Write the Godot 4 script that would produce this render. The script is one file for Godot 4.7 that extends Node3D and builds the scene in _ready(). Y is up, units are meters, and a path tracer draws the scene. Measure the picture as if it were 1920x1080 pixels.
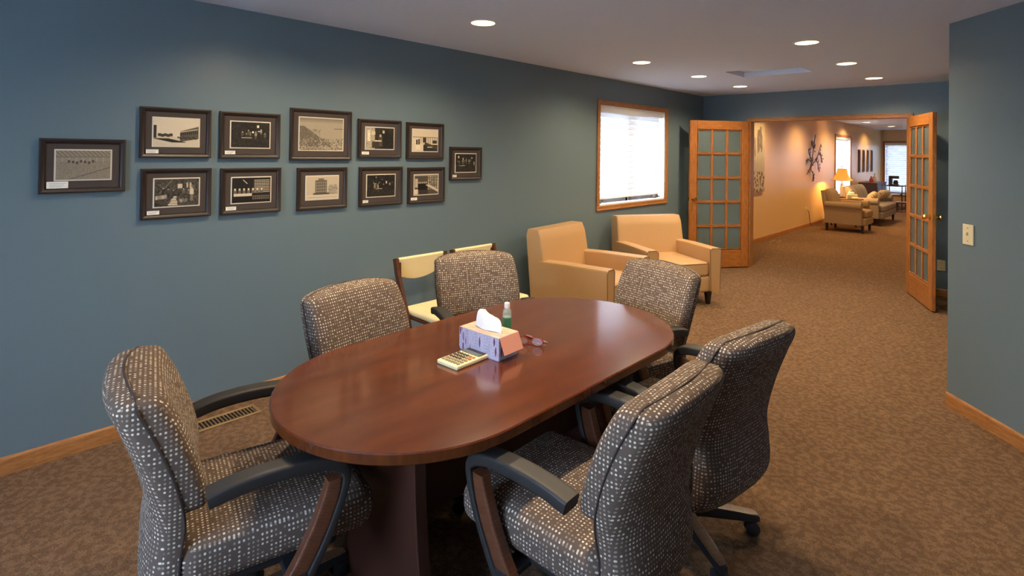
extends Node3D
# A meeting room with an oval table, seen from beside an angled wall; french doors lead to a sitting room.
# x = 0 is the long wall, z = 0 the wall with the doors, y up, metres.

const CEIL := 2.44
const LIGHTS := [[0.89, 6.45], [0.89, 5.37], [0.88, 3.30], [0.885, 2.08], [0.89, 0.91], [2.31, 6.45], [2.31, 5.37], [2.315, 3.33], [2.31, 2.07], [2.30, 0.80]]
const FAR_LIGHTS := [[0.74, -2.2], [0.74, -4.5], [0.74, -6.75], [0.52, -8.36], [0.65, -10.9], [2.9, -3.0], [2.9, -6.75]]

var M := {}
var taken := {}
var shared := {}


# ---------------------------------------------------------------- geometry
class Geo:
	var v := PackedVector3Array()
	var t := PackedVector2Array()
	var xf := Transform3D()

	func tri(a: Vector3, b: Vector3, c: Vector3, ua := Vector2.ZERO, ub := Vector2.ZERO, uc := Vector2.ZERO) -> void:
		v.append(xf * a); v.append(xf * b); v.append(xf * c)
		t.append(ua); t.append(ub); t.append(uc)

	func quad(a: Vector3, b: Vector3, c: Vector3, d: Vector3, ua := Vector2.ZERO, ub := Vector2.ZERO, uc := Vector2.ZERO, ud := Vector2.ZERO) -> void:
		tri(a, b, c, ua, ub, uc)
		tri(a, c, d, ua, uc, ud)

	# turn a closed piece inside out if its volume is negative
	func fix(from: int) -> void:
		var o := v[from] if from < v.size() else Vector3.ZERO
		var vol := 0.0
		for i in range(from, v.size(), 3):
			vol += (v[i] - o).dot((v[i + 1] - o).cross(v[i + 2] - o))
		if vol < 0.0:
			for i in range(from, v.size(), 3):
				var p := v[i + 1]; v[i + 1] = v[i + 2]; v[i + 2] = p
				var q := t[i + 1]; t[i + 1] = t[i + 2]; t[i + 2] = q

	# box with chamfered edges; the grain (u) runs along its longest side
	func box(c: Vector3, s: Vector3, b := 0.003) -> Geo:
		var h := s * 0.5
		b = minf(b, minf(h.x, minf(h.y, h.z)) * 0.9)
		var long := 0 if s.x >= s.y and s.x >= s.z else (1 if s.y >= s.z else 2)
		var o1 := (long + 1) % 3
		var o2 := (long + 2) % 3
		var polys := []
		for a in 3:
			var p := (a + 1) % 3
			var q := (a + 2) % 3
			for sa in [-1, 1]:
				var f := []
				for k in [[-1, -1], [1, -1], [1, 1], [-1, 1]]:
					var x := Vector3.ZERO
					x[a] = sa * h[a]; x[p] = k[0] * (h[p] - b); x[q] = k[1] * (h[q] - b)
					f.append(x)
				polys.append(f)
				for sp in [-1, 1]:
					var e := []
					for k in [[0, -1], [0, 1], [1, 1], [1, -1]]:
						var x := Vector3.ZERO
						x[a] = sa * (h[a] - (b if k[0] else 0.0)); x[p] = sp * (h[p] - (0.0 if k[0] else b)); x[q] = k[1] * (h[q] - b)
						e.append(x)
					polys.append(e)
		for sx in [-1, 1]:
			for sy in [-1, 1]:
				for sz in [-1, 1]:
					var f := []
					for a in 3:
						var x := Vector3(sx * (h.x - b), sy * (h.y - b), sz * (h.z - b))
						x[a] = [sx, sy, sz][a] * h[a]
						f.append(x)
					polys.append(f)
		for f in polys:
			var mid := Vector3.ZERO
			for x in f: mid += x
			var n: Vector3 = (f[1] - f[0]).cross(f[2] - f[0])
			if n.dot(mid) < 0.0: f.reverse()
			var uv := []
			for x in f: uv.append(Vector2(x[long] + c[long], x[o1] + c[o1] + x[o2] + c[o2]))
			for i in range(1, f.size() - 1):
				tri(c + f[0], c + f[i], c + f[i + 1], uv[0], uv[i], uv[i + 1])
		return self

	# rings of the same number of points, closed round; uv in metres
	func loft(rings: Array, capped := true) -> Geo:
		var from := v.size()
		var n: int = rings[0].size()
		var vv := 0.0
		var us := []
		for r in rings:
			var u := [0.0]
			for i in n: u.append(u[i] + r[i].distance_to(r[(i + 1) % n]))
			us.append(u)
		for k in rings.size() - 1:
			var a: PackedVector3Array = rings[k]
			var b: PackedVector3Array = rings[k + 1]
			var step := 0.0
			for i in n: step += a[i].distance_to(b[i]) / n
			for i in n:
				var j := (i + 1) % n
				quad(a[i], a[j], b[j], b[i], Vector2(us[k][i], vv), Vector2(us[k][i + 1], vv), Vector2(us[k + 1][i + 1], vv + step), Vector2(us[k + 1][i], vv + step))
			vv += step
		if capped:
			for e in [0, rings.size() - 1]:
				var r: PackedVector3Array = rings[e]
				var c := Vector3.ZERO
				for p in r: c += p / n
				for i in n:
					var j := (i + 1) % n
					if e == 0: tri(c, r[j], r[i], Vector2(c.x, c.z), Vector2(r[j].x, r[j].z), Vector2(r[i].x, r[i].z))
					else: tri(c, r[i], r[j], Vector2(c.x, c.z), Vector2(r[i].x, r[i].z), Vector2(r[j].x, r[j].z))
		fix(from)
		return self

	func tube(pts: Array, r, n := 8) -> Geo:
		var rings := []
		var up := Vector3.UP
		var t0: Vector3 = (pts[1] - pts[0]).normalized()
		if absf(t0.dot(up)) > 0.9: up = Vector3.RIGHT
		var s := t0.cross(up).normalized()
		for i in pts.size():
			var tg: Vector3 = (pts[mini(i + 1, pts.size() - 1)] - pts[maxi(i - 1, 0)]).normalized()
			s = (s - tg * s.dot(tg)).normalized()
			var w := s.cross(tg)
			var ring := PackedVector3Array()
			var rr: float = r[i] if r is Array else r
			for k in n: ring.append(pts[i] + (s * cos(TAU * k / n) + w * sin(TAU * k / n)) * rr)
			rings.append(ring)
		return loft(rings)

	# a flat profile (x across, y outwards) carried along a path that lies square to «side»
	func sweep(pts: Array, prof: Array, side: Vector3) -> Geo:
		var rings := []
		for i in pts.size():
			var tg: Vector3 = (pts[mini(i + 1, pts.size() - 1)] - pts[maxi(i - 1, 0)]).normalized()
			var nn := side.cross(tg).normalized()
			var ring := PackedVector3Array()
			for p in prof: ring.append(pts[i] + side * p.x + nn * p.y)
			rings.append(ring)
		return loft(rings)

	func lathe(prof: Array, n := 20, c := Vector3.ZERO, hollow := false) -> Geo:
		var rings := []
		for p in prof:
			var ring := PackedVector3Array()
			for k in n: ring.append(c + Vector3(maxf(p.x, 0.0002) * cos(TAU * k / n), p.y, maxf(p.x, 0.0002) * sin(TAU * k / n)))
			rings.append(ring)
		if hollow: rings.append(rings[0])
		return loft(rings, not hollow)

	# outline in (x, y), thickness along z from z0 to z1, edges eased by b
	func prism(poly: PackedVector2Array, z0: float, z1: float, b := 0.0) -> Geo:
		var from := v.size()
		var n := poly.size()
		var area := 0.0
		for i in n: area += poly[i].cross(poly[(i + 1) % n])
		if area < 0.0: poly.reverse()
		var ins := PackedVector2Array()
		for i in n:
			var d0 := (poly[i] - poly[(i + n - 1) % n]).normalized()
			var d1 := (poly[(i + 1) % n] - poly[i]).normalized()
			var m := (Vector2(-d0.y, d0.x) + Vector2(-d1.y, d1.x)).normalized()
			ins.append(poly[i] + m * b)
		var lv := [[ins, z0], [poly, z0 + b], [poly, z1 - b], [ins, z1]] if b > 0.0 else [[poly, z0], [poly, z1]]
		var u := 0.0
		for k in lv.size() - 1:
			u = 0.0
			for i in n:
				var j := (i + 1) % n
				var a0: Vector2 = lv[k][0][i]; var a1: Vector2 = lv[k][0][j]; var b0: Vector2 = lv[k + 1][0][i]; var b1: Vector2 = lv[k + 1][0][j]
				var l := a0.distance_to(a1)
				quad(Vector3(a0.x, a0.y, lv[k][1]), Vector3(a1.x, a1.y, lv[k][1]), Vector3(b1.x, b1.y, lv[k + 1][1]), Vector3(b0.x, b0.y, lv[k + 1][1]), Vector2(u, lv[k][1]), Vector2(u + l, lv[k][1]), Vector2(u + l, lv[k + 1][1]), Vector2(u, lv[k + 1][1]))
				u += l
		var idx := Geometry2D.triangulate_polygon(lv[0][0])
		for i in range(0, idx.size(), 3):
			for e in [0, 1]:
				var pl: PackedVector2Array = lv[0][0]
				var z: float = z0 if e == 0 else z1
				var p := [pl[idx[i]], pl[idx[i + 1]], pl[idx[i + 2]]]
				var ccw: bool = (p[1] - p[0]).cross(p[2] - p[0]) > 0.0
				if ccw == (e == 0): p.reverse()
				tri(Vector3(p[0].x, p[0].y, z), Vector3(p[1].x, p[1].y, z), Vector3(p[2].x, p[2].y, z), p[0], p[1], p[2])
		fix(from)
		return self

	# cushion: rounded box, its top and bottom puffed out
	func cushion(c: Vector3, s: Vector3, r: float, puff := 0.0, m := 5) -> Geo:
		var h := s * 0.5
		var rings := []
		var lv := []
		for k in [0.0, 0.35, 0.7]: lv.append([k, -h.y, 0.0])
		for k in m + 1: lv.append([1.0, -h.y + r * (1.0 - cos(PI / 2 * k / m)), r * (1.0 - sin(PI / 2 * k / m))])
		for k in m + 1: lv.append([1.0, h.y - r * (1.0 - sin(PI / 2 * k / m)), r * (1.0 - cos(PI / 2 * k / m))])
		for k in [0.7, 0.35, 0.0]: lv.append([k, h.y, 0.0])
		for i in lv.size():
			var l: Array = lv[i]
			var edge: bool = l[0] < 1.0
			var inset: float = r if edge else l[2]
			var hx := (h.x - inset) * maxf(l[0], 0.002)
			var hz := (h.z - inset) * maxf(l[0], 0.002)
			var cr := minf(maxf(r * 1.2 - inset, 0.003), minf(hx, hz) * 0.98)
			var ring := PackedVector3Array()
			for q in 4:
				var sx: float = [1, -1, -1, 1][q]
				var sz: float = [1, 1, -1, -1][q]
				for k in 5:
					var a := PI / 2 * (q + k / 4.0)
					var x := sx * (hx - cr) + cr * cos(a)
					var z := sz * (hz - cr) + cr * sin(a)
					var w := (1.0 - pow(x / h.x, 2.0)) * (1.0 - pow(z / h.z, 2.0))
					var y: float = l[1] + puff * (l[1] / h.y) * w
					ring.append(c + Vector3(x, y, z))
			rings.append(ring)
		return loft(rings)

	# cloth laid flat on each side: uv in metres from the side that a face looks to
	func flat_uv() -> Geo:
		for i in range(0, v.size(), 3):
			var n := (v[i + 1] - v[i]).cross(v[i + 2] - v[i]).abs()
			for k in 3:
				var p := v[i + k]
				t[i + k] = Vector2(p.x, p.z) if n.y > n.x and n.y > n.z else (Vector2(p.z, p.y) if n.x > n.z * 1.6 else Vector2(p.x, p.y))
		return self

	func build(angle := 38.0) -> ArrayMesh:
		var near := cos(deg_to_rad(angle))
		var faces := {}
		var fn := PackedVector3Array()
		for i in range(0, v.size(), 3):
			var n := (v[i + 1] - v[i]).cross(v[i + 2] - v[i])
			fn.append(n)
			if n.length_squared() < 1e-20: continue
			for k in 3:
				var key := Vector3i((v[i + k] * 20000.0).round())
				if not faces.has(key): faces[key] = []
				faces[key].append(i / 3)
		var seen := {}
		var P := PackedVector3Array()
		var N := PackedVector3Array()
		var U := PackedVector2Array()
		var I := PackedInt32Array()
		for i in range(0, v.size(), 3):
			var n := fn[i / 3]
			if n.length_squared() < 1e-20: continue
			var nn := n.normalized()
			var ids := []
			for k in 3:
				var key := Vector3i((v[i + k] * 20000.0).round())
				var sum := Vector3.ZERO
				for f in faces[key]:
					if fn[f].normalized().dot(nn) > near: sum += fn[f]
				sum = sum.normalized()
				var id := [key, Vector3i((sum * 500.0).round()), Vector2i((t[i + k] * 5000.0).round())]
				if not seen.has(id):
					seen[id] = P.size()
					P.append(v[i + k]); N.append(sum); U.append(t[i + k])
				ids.append(seen[id])
			I.append(ids[0]); I.append(ids[2]); I.append(ids[1])
		var a := []
		a.resize(Mesh.ARRAY_MAX)
		a[Mesh.ARRAY_VERTEX] = P; a[Mesh.ARRAY_NORMAL] = N; a[Mesh.ARRAY_TEX_UV] = U; a[Mesh.ARRAY_INDEX] = I
		var m := ArrayMesh.new()
		m.add_surface_from_arrays(Mesh.PRIMITIVE_TRIANGLES, a)
		return m


func V(x: float, y: float, z: float) -> Vector3:
	return Vector3(x, y, z)


func sring(c: Vector3, ax: Vector3, ay: Vector3, e := 4.0, n := 28) -> PackedVector3Array:
	var r := PackedVector3Array()
	for k in n:
		var a := TAU * (k + 0.5) / n - PI / 2
		var ca := cos(a); var sa := sin(a)
		r.append(c + ax * signf(ca) * pow(absf(ca), 2.0 / e) + ay * signf(sa) * pow(absf(sa), 2.0 / e))
	return r


func smooth(pts: Array, n := 6) -> Array:
	var c := Curve3D.new()
	for i in pts.size():
		var tg: Vector3 = (pts[mini(i + 1, pts.size() - 1)] - pts[maxi(i - 1, 0)]) / 6.0
		c.add_point(pts[i], -tg, tg)
	var out := []
	for i in pts.size() - 1:
		for k in n: out.append(c.sample(i, float(k) / n))
	out.append(pts[-1])
	return out


# ---------------------------------------------------------------- naming
func numbered(called: String) -> String:
	taken[called] = taken.get(called, -1) + 1
	return called if taken[called] == 0 else "%s_%03d" % [called, taken[called]]


func tag(o: Node, label: String, category := "", group := "", kind := "") -> void:
	if label: o.set_meta("label", label)
	if category: o.set_meta("category", category)
	if group: o.set_meta("group", group)
	if kind: o.set_meta("kind", kind)


func thing(called: String, label: String, category: String, at := Vector3.ZERO, turn := 0.0, group := "") -> Node3D:
	var o := Node3D.new()
	o.name = numbered(called)
	add_child(o)
	o.position = at
	o.rotation.y = turn
	tag(o, label, category, group)
	return o


func part(parent: Node, called: String, what, m: Material, at := Vector3.ZERO) -> MeshInstance3D:
	var o := MeshInstance3D.new()
	o.name = called if parent != self else numbered(called)
	o.mesh = what.build() if what is Geo else what
	o.material_override = m
	o.position = at
	parent.add_child(o, true)
	return o


func struct(called: String, what, m: Material, label := "") -> MeshInstance3D:
	var o := part(self, called, what, m)
	tag(o, label, "", "", "structure")
	return o


func once(key: String, make: Callable) -> ArrayMesh:
	if not shared.has(key): shared[key] = make.call().build()
	return shared[key]


# ---------------------------------------------------------------- textures
func noise(seed_: int, freq: float, oct: int, s := 512) -> PackedByteArray:
	var n := FastNoiseLite.new()
	n.seed = seed_
	n.frequency = freq
	n.noise_type = FastNoiseLite.TYPE_SIMPLEX_SMOOTH
	n.fractal_octaves = oct
	return n.get_seamless_image(s, s).get_data()


func paint(s: int, f: Callable) -> ImageTexture:
	var d := PackedByteArray()
	d.resize(s * s * 3)
	var k := 0
	for y in s:
		for x in s:
			var c: Color = f.call(x, y)
			d[k] = int(clampf(c.r, 0, 1) * 255); d[k + 1] = int(clampf(c.g, 0, 1) * 255); d[k + 2] = int(clampf(c.b, 0, 1) * 255)
			k += 3
	return ImageTexture.create_from_image(Image.create_from_data(s, s, false, Image.FORMAT_RGB8, d))


func wood(dark: Color, light: Color, seed_: int, stretch := 8) -> ImageTexture:
	var a := noise(seed_, 0.008, 3)
	var b := noise(seed_ + 1, 0.02, 2)
	return paint(512, func(x, y):
		var p := a[((y * stretch) % 512) * 512 + x] / 255.0
		var q := b[((y * 16) % 512) * 512 + (x * 2) % 512] / 255.0
		return dark.lerp(light, clampf(p * 0.75 + q * 0.45 - 0.1, 0, 1)))


func mat(color: Color, rough := 0.6, tex: Texture2D = null, scale := 1.0, metal := 0.0, spec := 0.5) -> StandardMaterial3D:
	var m := StandardMaterial3D.new()
	m.albedo_color = color
	m.roughness = rough
	m.metallic = metal
	m.metallic_specular = spec
	if tex:
		m.albedo_texture = tex
		m.uv1_scale = Vector3(scale, scale, scale)
	return m


func relief(m: StandardMaterial3D, tex: Texture2D, cm: float) -> StandardMaterial3D:
	m.heightmap_enabled = true
	m.heightmap_texture = tex
	m.heightmap_scale = cm
	return m


func glow(color: Color, energy: float) -> StandardMaterial3D:
	var m := mat(color, 0.5)
	m.emission_enabled = true
	m.emission = color
	m.emission_energy_multiplier = energy
	return m


func make_materials() -> void:
	var fine := noise(3, 0.16, 2)
	var mid := noise(4, 0.035, 3)
	var big := noise(5, 0.012, 2)
	var grain := paint(512, func(x, y): return Color.from_hsv(0, 0, fine[y * 512 + x] / 255.0))
	# carpet: cut pile with a leafy mottle
	var carpet := paint(512, func(x, y):
		var m := smoothstep(0.34, 0.66, mid[y * 512 + x] / 255.0)
		var g := fine[y * 512 + x] / 255.0
		var b := big[y * 512 + x] / 255.0
		return Color8(98, 76, 58).lerp(Color8(138, 110, 85), clampf(m * 0.45 + (g - 0.5) * 0.9 + (b - 0.5) * 0.3 + 0.25, 0, 1)))
	M.carpet = relief(mat(Color.WHITE, 0.95, carpet, 1.3, 0.0, 0.1), grain, 0.5)
	M.carpet.uv1_triplanar = true
	M.carpet.uv1_world_triplanar = true
	for w in [["blue", Color8(103, 120, 126), 0.36], ["cream", Color8(226, 190, 136), 0.3], ["ceiling", Color8(224, 235, 250), 0.9]]:
		var m := relief(mat(w[1], w[2], null, 1.0, 0.0, 0.5 if w[0] != "ceiling" else 0.2), grain, 0.05 if w[0] != "ceiling" else 0.25)
		m.uv1_triplanar = true
		m.uv1_world_triplanar = true
		m.uv1_scale = Vector3(2.2, 2.2, 2.2)
		M[w[0]] = m
	var oak := wood(Color8(136, 86, 44), Color8(188, 130, 74), 11)
	M.oak = mat(Color.WHITE, 0.38, oak, 1.6)
	M.oak_door = mat(Color8(255, 240, 215), 0.34, oak, 1.3)
	M.cherry = mat(Color.WHITE, 0.2, wood(Color8(76, 34, 13), Color8(108, 53, 20), 21, 6), 0.5)
	M.cherry.clearcoat_enabled = true
	M.cherry.clearcoat = 0.5
	M.cherry.clearcoat_roughness = 0.1
	M.cherry.metallic_specular = 0.55
	M.cherry_dark = mat(Color8(64, 36, 26), 0.4)
	M.walnut = mat(Color.WHITE, 0.35, wood(Color8(58, 30, 18), Color8(104, 58, 34), 31), 2.0)
	M.chair_wood = mat(Color.WHITE, 0.35, wood(Color8(84, 48, 32), Color8(116, 72, 48), 41), 2.5)
	M.leg_wood = mat(Color.WHITE, 0.35, wood(Color8(112, 78, 56), Color8(146, 108, 80), 43), 2.5)
	# chair fabric: a grid of woven dots, some pale, some dim, some left out
	var rng := RandomNumberGenerator.new()
	rng.seed = 7
	var dots := []
	var patch := noise(9, 0.03, 2, 64)
	for i in 1024:
		var p := patch[(i / 32) * 2 * 64 + (i % 32) * 2] / 255.0
		var r := rng.randf()
		dots.append(0.0 if r < 0.2 * p + 0.02 else (0.45 if r < 0.5 else 1.0) * rng.randf_range(0.8, 1.0))
	var dotted := paint(1024, func(x, y):
		var d := Vector2(x % 32 - 15.5, y % 32 - 15.5).length()
		var k: float = dots[(y / 32) * 32 + x / 32] * smoothstep(9.4, 7.2, d)
		return Color8(100, 85, 74).lerp(Color8(226, 214, 194), k))
	M.dots = relief(mat(Color.WHITE, 0.85, dotted, 1.0 / 0.39, 0.0, 0.25), dotted, 0.06)
	M.piping = mat(Color8(52, 42, 38), 0.8)
	M.black = mat(Color8(34, 34, 36), 0.5)
	M.soft_black = mat(Color8(42, 40, 38), 0.55)
	var hide := noise(14, 0.06, 3)
	var pores := paint(512, func(x, y): return Color.from_hsv(0, 0, hide[y * 512 + x] / 255.0))
	M.leather = relief(mat(Color8(192, 152, 104), 0.32, null, 1.0, 0.0, 0.5), pores, 0.12)
	M.leather.uv1_scale = Vector3(4, 4, 4)
	M.seam = mat(Color8(138, 102, 64), 0.6)
	M.vinyl = relief(mat(Color8(240, 220, 168), 0.5), pores, 0.05)
	M.foot = mat(Color8(34, 22, 17), 0.35)
	M.frame = mat(Color8(44, 34, 30), 0.42)
	M.mat_board = mat(Color8(66, 56, 50), 0.85)
	M.fillet = mat(Color8(206, 196, 176), 0.6)
	M.paper = mat(Color8(235, 230, 218), 0.8)
	M.white = mat(Color8(238, 238, 236), 0.5)
	M.ivory = mat(Color8(228, 212, 168), 0.4)
	M.brass = mat(Color8(226, 178, 92), 0.2, null, 1.0, 1.0)
	M.steel = mat(Color8(190, 190, 192), 0.3, null, 1.0, 1.0)
	M.iron = mat(Color8(70, 48, 34), 0.45, null, 1.0, 0.6)
	M.vent = mat(Color8(150, 122, 84), 0.45, null, 1.0, 0.4)
	M.dark = mat(Color8(20, 18, 17), 0.8)
	M.bronze = mat(Color8(86, 72, 62), 0.45)
	M.glass = mat(Color(0.9, 0.95, 0.95, 0.08), 0.03)
	M.glass.transparency = BaseMaterial3D.TRANSPARENCY_ALPHA
	M.frosted = mat(Color(0.46, 0.53, 0.53, 0.45), 0.35)
	M.frosted.transparency = BaseMaterial3D.TRANSPARENCY_ALPHA
	M.shade = mat(Color8(236, 240, 244), 0.9, null, 1.0, 0.0, 0.1)
	M.shade.backlight_enabled = true
	M.shade.backlight = Color(0.62, 0.62, 0.62)
	M.lampshade = mat(Color8(228, 190, 136), 0.9, null, 1.0, 0.0, 0.1)
	M.lampshade.backlight_enabled = true
	M.lampshade.backlight = Color(0.8, 0.7, 0.52)
	M.bulb = glow(Color8(255, 226, 176), 14.0)
	var weave := noise(17, 0.2, 2)
	M.tweed = mat(Color.WHITE, 0.95, paint(256, func(x, y): return Color8(120, 100, 76).lerp(Color8(176, 152, 120), weave[(y * 2) * 512 + x * 2] / 255.0)), 4.0, 0.0, 0.1)
	M.tweed_grey = mat(Color.WHITE, 0.95, paint(256, func(x, y): return Color8(104, 96, 90).lerp(Color8(160, 150, 142), weave[(y * 2) * 512 + x * 2] / 255.0)), 4.0, 0.0, 0.1)
	M.striped = mat(Color.WHITE, 0.9, paint(128, func(x, y): return [Color8(190, 172, 140), Color8(120, 98, 76), Color8(214, 200, 172), Color8(94, 78, 66), Color8(170, 150, 120)][(x / 6) % 5]), 2.2)


# small monochrome prints: a tone for each block, drawn over a ground
func photo(n: int) -> ImageTexture:
	var w := 192
	var h := 132
	var im := Image.create(w, h, false, Image.FORMAT_RGB8)
	var rng := RandomNumberGenerator.new()
	rng.seed = 100 + n
	var tone := func(g: float) -> Color: return Color(clampf(g * 1.02, 0, 1), clampf(g * 0.94, 0, 1), clampf(g * 0.80, 0, 1))
	var sky: float = [0.55, 0.82, 0.16, 0.62, 0.2, 0.8, 0.14, 0.28, 0.14, 0.72, 0.12, 0.3][n]
	im.fill(tone.call(sky))
	var r := func(x: float, y: float, a: float, b: float, g: float): im.fill_rect(Rect2i(int(x), int(y), int(a), int(b)), tone.call(g))
	var fig := func(x: float, y: float, k: float, g: float):
		r.call(x - 2 * k, y - 9 * k, 5 * k, 6 * k, 0.72)
		r.call(x - 5 * k, y - 3 * k, 11 * k, 17 * k, g)
		r.call(x - 3.5 * k, y + 14 * k, 8 * k, 18 * k, g * 0.6)
	match n:
		0:  # long shed roof over a planted field
			for k in 14: for j in 26: r.call(k * 16 + j * 0.9 - 20, j, 3, 1, 0.36)
			r.call(0, 27, w, 4, 0.42)
			for k in 7: r.call(20 + k * 24, 31, 3, 22, 0.66)
			for k in 2600: r.call(rng.randi_range(0, w), rng.randi_range(48, h), 2, 1, rng.randf_range(0.3, 0.6))
			for k in 7: r.call(40 + k * 14, 44 + k % 3 * 3, 8, 11, 0.26)
			for k in 50: r.call(40 + k * 3, h - k * 1.1, 4, 2, 0.3)
		1:  # street with a galleried hotel
			r.call(0, 88, w, 44, 0.78)
			for k in 40: r.call(110 + k * 2, 62 - k * 0.7, 3, 50 + k * 0.3, 0.34)
			for k in 9: r.call(112 + k * 9, 50 - k * 2.6, 4, 9, 0.8)
			for k in 9: r.call(112 + k * 9, 68 - k * 1.2, 5, 12, 0.14)
			for k in 40: r.call(106 + k * 2, 64 - k * 0.4, 3, 3, 0.86)
			r.call(0, 34, 12, 60, 0.2)
			for k in 5: r.call(18 + k * 12, 72 + k % 2 * 3, 13, 14, 0.25)
			for k in 12: r.call(100 + k * 7, 86 + k % 3 * 3, 6, 8, 0.2)
			for k in 30: r.call(k * 2.6, 96 + k * 0.6, 60, 2, 0.16)
		2, 6, 10:  # dim interiors with lit faces
			for k in 900: r.call(rng.randi_range(0, w), rng.randi_range(0, h), rng.randi_range(3, 9), rng.randi_range(2, 6), rng.randf_range(0.05, 0.26))
			for k in 9: fig.call(rng.randi_range(14, 176), rng.randi_range(44, 72), rng.randf_range(0.7, 1.3), rng.randf_range(0.08, 0.6))
			for k in 5: r.call(rng.randi_range(10, 170), rng.randi_range(8, 50), rng.randi_range(3, 14), rng.randi_range(4, 18), rng.randf_range(0.5, 0.95))
			r.call(rng.randi_range(20, 90), rng.randi_range(76, 90), rng.randi_range(40, 80), 5, 0.66)
			for k in 500: r.call(rng.randi_range(0, w), rng.randi_range(86, h), 5, 3, rng.randf_range(0.04, 0.3))
		3:  # lake seen over rooftops
			for k in 24: r.call(0, k, w, 1, 0.46 + k * 0.008)
			for k in 80: r.call(0, 34 + k, 20 + k * 1.5, 1, 0.4)
			for k in 700: r.call(rng.randi_range(0, w), rng.randi_range(82, h), 4, 3, rng.randf_range(0.22, 0.72))
			for k in 240: r.call(rng.randi_range(0, 90), rng.randi_range(46, 100), 3, 2, rng.randf_range(0.25, 0.6))
			r.call(150, 40, 42, 4, 0.42)
		4:  # clerk at a desk
			r.call(0, 0, 60, h, 0.66)
			r.call(10, 14, 18, 70, 0.9)
			r.call(36, 24, 26, 20, 0.8)
			r.call(100, 8, 92, 124, 0.13)
			r.call(112, 16, 14, 18, 0.8)
			r.call(86, 54, 26, 62, 0.3)
			r.call(92, 42, 13, 14, 0.78)
			r.call(60, 78, 46, 8, 0.84)
			r.call(40, 86, 40, 40, 0.22)
			for k in 300: r.call(rng.randi_range(0, w), rng.randi_range(0, h), 3, 2, rng.randf_range(0.1, 0.5))
		5:  # men by a long trough
			r.call(0, 44, w, 4, 0.5)
			for k in 8: r.call(60 + k * 18, 46, 3, 40, 0.3)
			r.call(80, 92, 112, 40, 0.2)
			for k in 50: r.call(90 + k * 2, 76 + k * 0.6, 3, 16, 0.28)
			r.call(26, 62, 10, 56, 0.12); r.call(42, 58, 10, 60, 0.16)
			r.call(22, 92, 34, 30, 0.86)
			r.call(76, 48, 26, 30, 0.24); r.call(150, 64, 34, 20, 0.22)
			r.call(110, 104, 40, 6, 0.8)
		7:  # mill floor with workers and sacks
			for k in 900: r.call(rng.randi_range(0, w), rng.randi_range(0, h), rng.randi_range(3, 10), rng.randi_range(2, 6), rng.randf_range(0.08, 0.42))
			for k in 60: r.call(20 + k * 0.9, 66 - k * 1.05, 4, 2, 0.5); r.call(140 + k * 0.7, 6 + k * 0.9, 4, 2, 0.46)
			r.call(98, 24, 20, 22, 0.8); r.call(136, 18, 8, 26, 0.7); r.call(150, 20, 8, 28, 0.74)
			for k in 6: fig.call(36 + k * 22, 52 + k % 3 * 5, 1.1, rng.randf_range(0.1, 0.5))
			fig.call(160, 56, 1.7, 0.8)
			for k in 44: r.call(80 - k * 0.5 + sin(k * 0.3) * 2.0, 84 + k, 12 + k * 0.7, 2, 0.72 + 0.1 * sin(k * 0.5))
			for k in 5: r.call(4 + k * 9, 80 - k, 12, 18, rng.randf_range(0.5, 0.76)); r.call(104 + k * 7, 96 + k % 2 * 4, 9, 16, rng.randf_range(0.4, 0.66))
		8:  # shop with shelves and clerks
			for k in 8: r.call(108, 12 + k * 9, 80, 5, 0.74)
			for k in 9: r.call(110 + k * 9, 8, 2, 74, 0.3)
			r.call(8, 84, 90, 14, 0.8)
			for k in 7: r.call(10 + k * 22, 56, 9, 12, 0.84); r.call(7 + k * 22, 68, 15, 16, 0.4)
			r.call(0, 100, w, 32, 0.12)
			for k in 16: r.call(100 + k % 8 * 11, 96 + k / 8 * 12, 9, 9, 0.42)
			for k in 20: r.call(52 + k, 10 + k, 4, 3, 0.8)
		9:  # brick block on a pale street
			r.call(52, 22, 70, 84, 0.38)
			r.call(70, 12, 34, 12, 0.42)
			for k in 5: for j in 4: r.call(58 + k * 13, 32 + j * 17, 6, 9, 0.62)
			for k in 300: r.call(rng.randi_range(130, 186), rng.randi_range(50, 104), 4, 4, rng.randf_range(0.45, 0.66))
			r.call(0, 106, w, 26, 0.78); r.call(40, 96, 96, 10, 0.3)
			for k in 22: r.call(12 + k * 8, 120, 5, 2, 0.4)
		11:  # narrow store aisle
			for k in 6: for j in 8: r.call(108 + k * 15, 8 + j * 12 + k * 0.5, 9, 8, rng.randf_range(0.5, 0.86))
			r.call(0, 0, w, 6, 0.6); r.call(4, 24, 22, 60, 0.72)
			for k in 5: r.call(30 + k * 15, 46, 10, 12, 0.68); r.call(27 + k * 15, 58, 15, 44, 0.1)
			for k in 50: r.call(90 + k * 2, 66 + k, 30, 4, 0.76)
			r.call(40, 104, 70, 28, 0.2); r.call(0, 96, 28, 34, 0.82)
	for k in 2200:
		var x := rng.randi_range(0, w - 1)
		var y := rng.randi_range(0, h - 1)
		im.set_pixel(x, y, im.get_pixel(x, y).lerp(tone.call(rng.randf()), 0.16))
	im.resize(120, 82, Image.INTERPOLATE_BILINEAR)  # soft, as old prints are
	im.resize(w, h, Image.INTERPOLATE_CUBIC)
	return ImageTexture.create_from_image(im)


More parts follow.
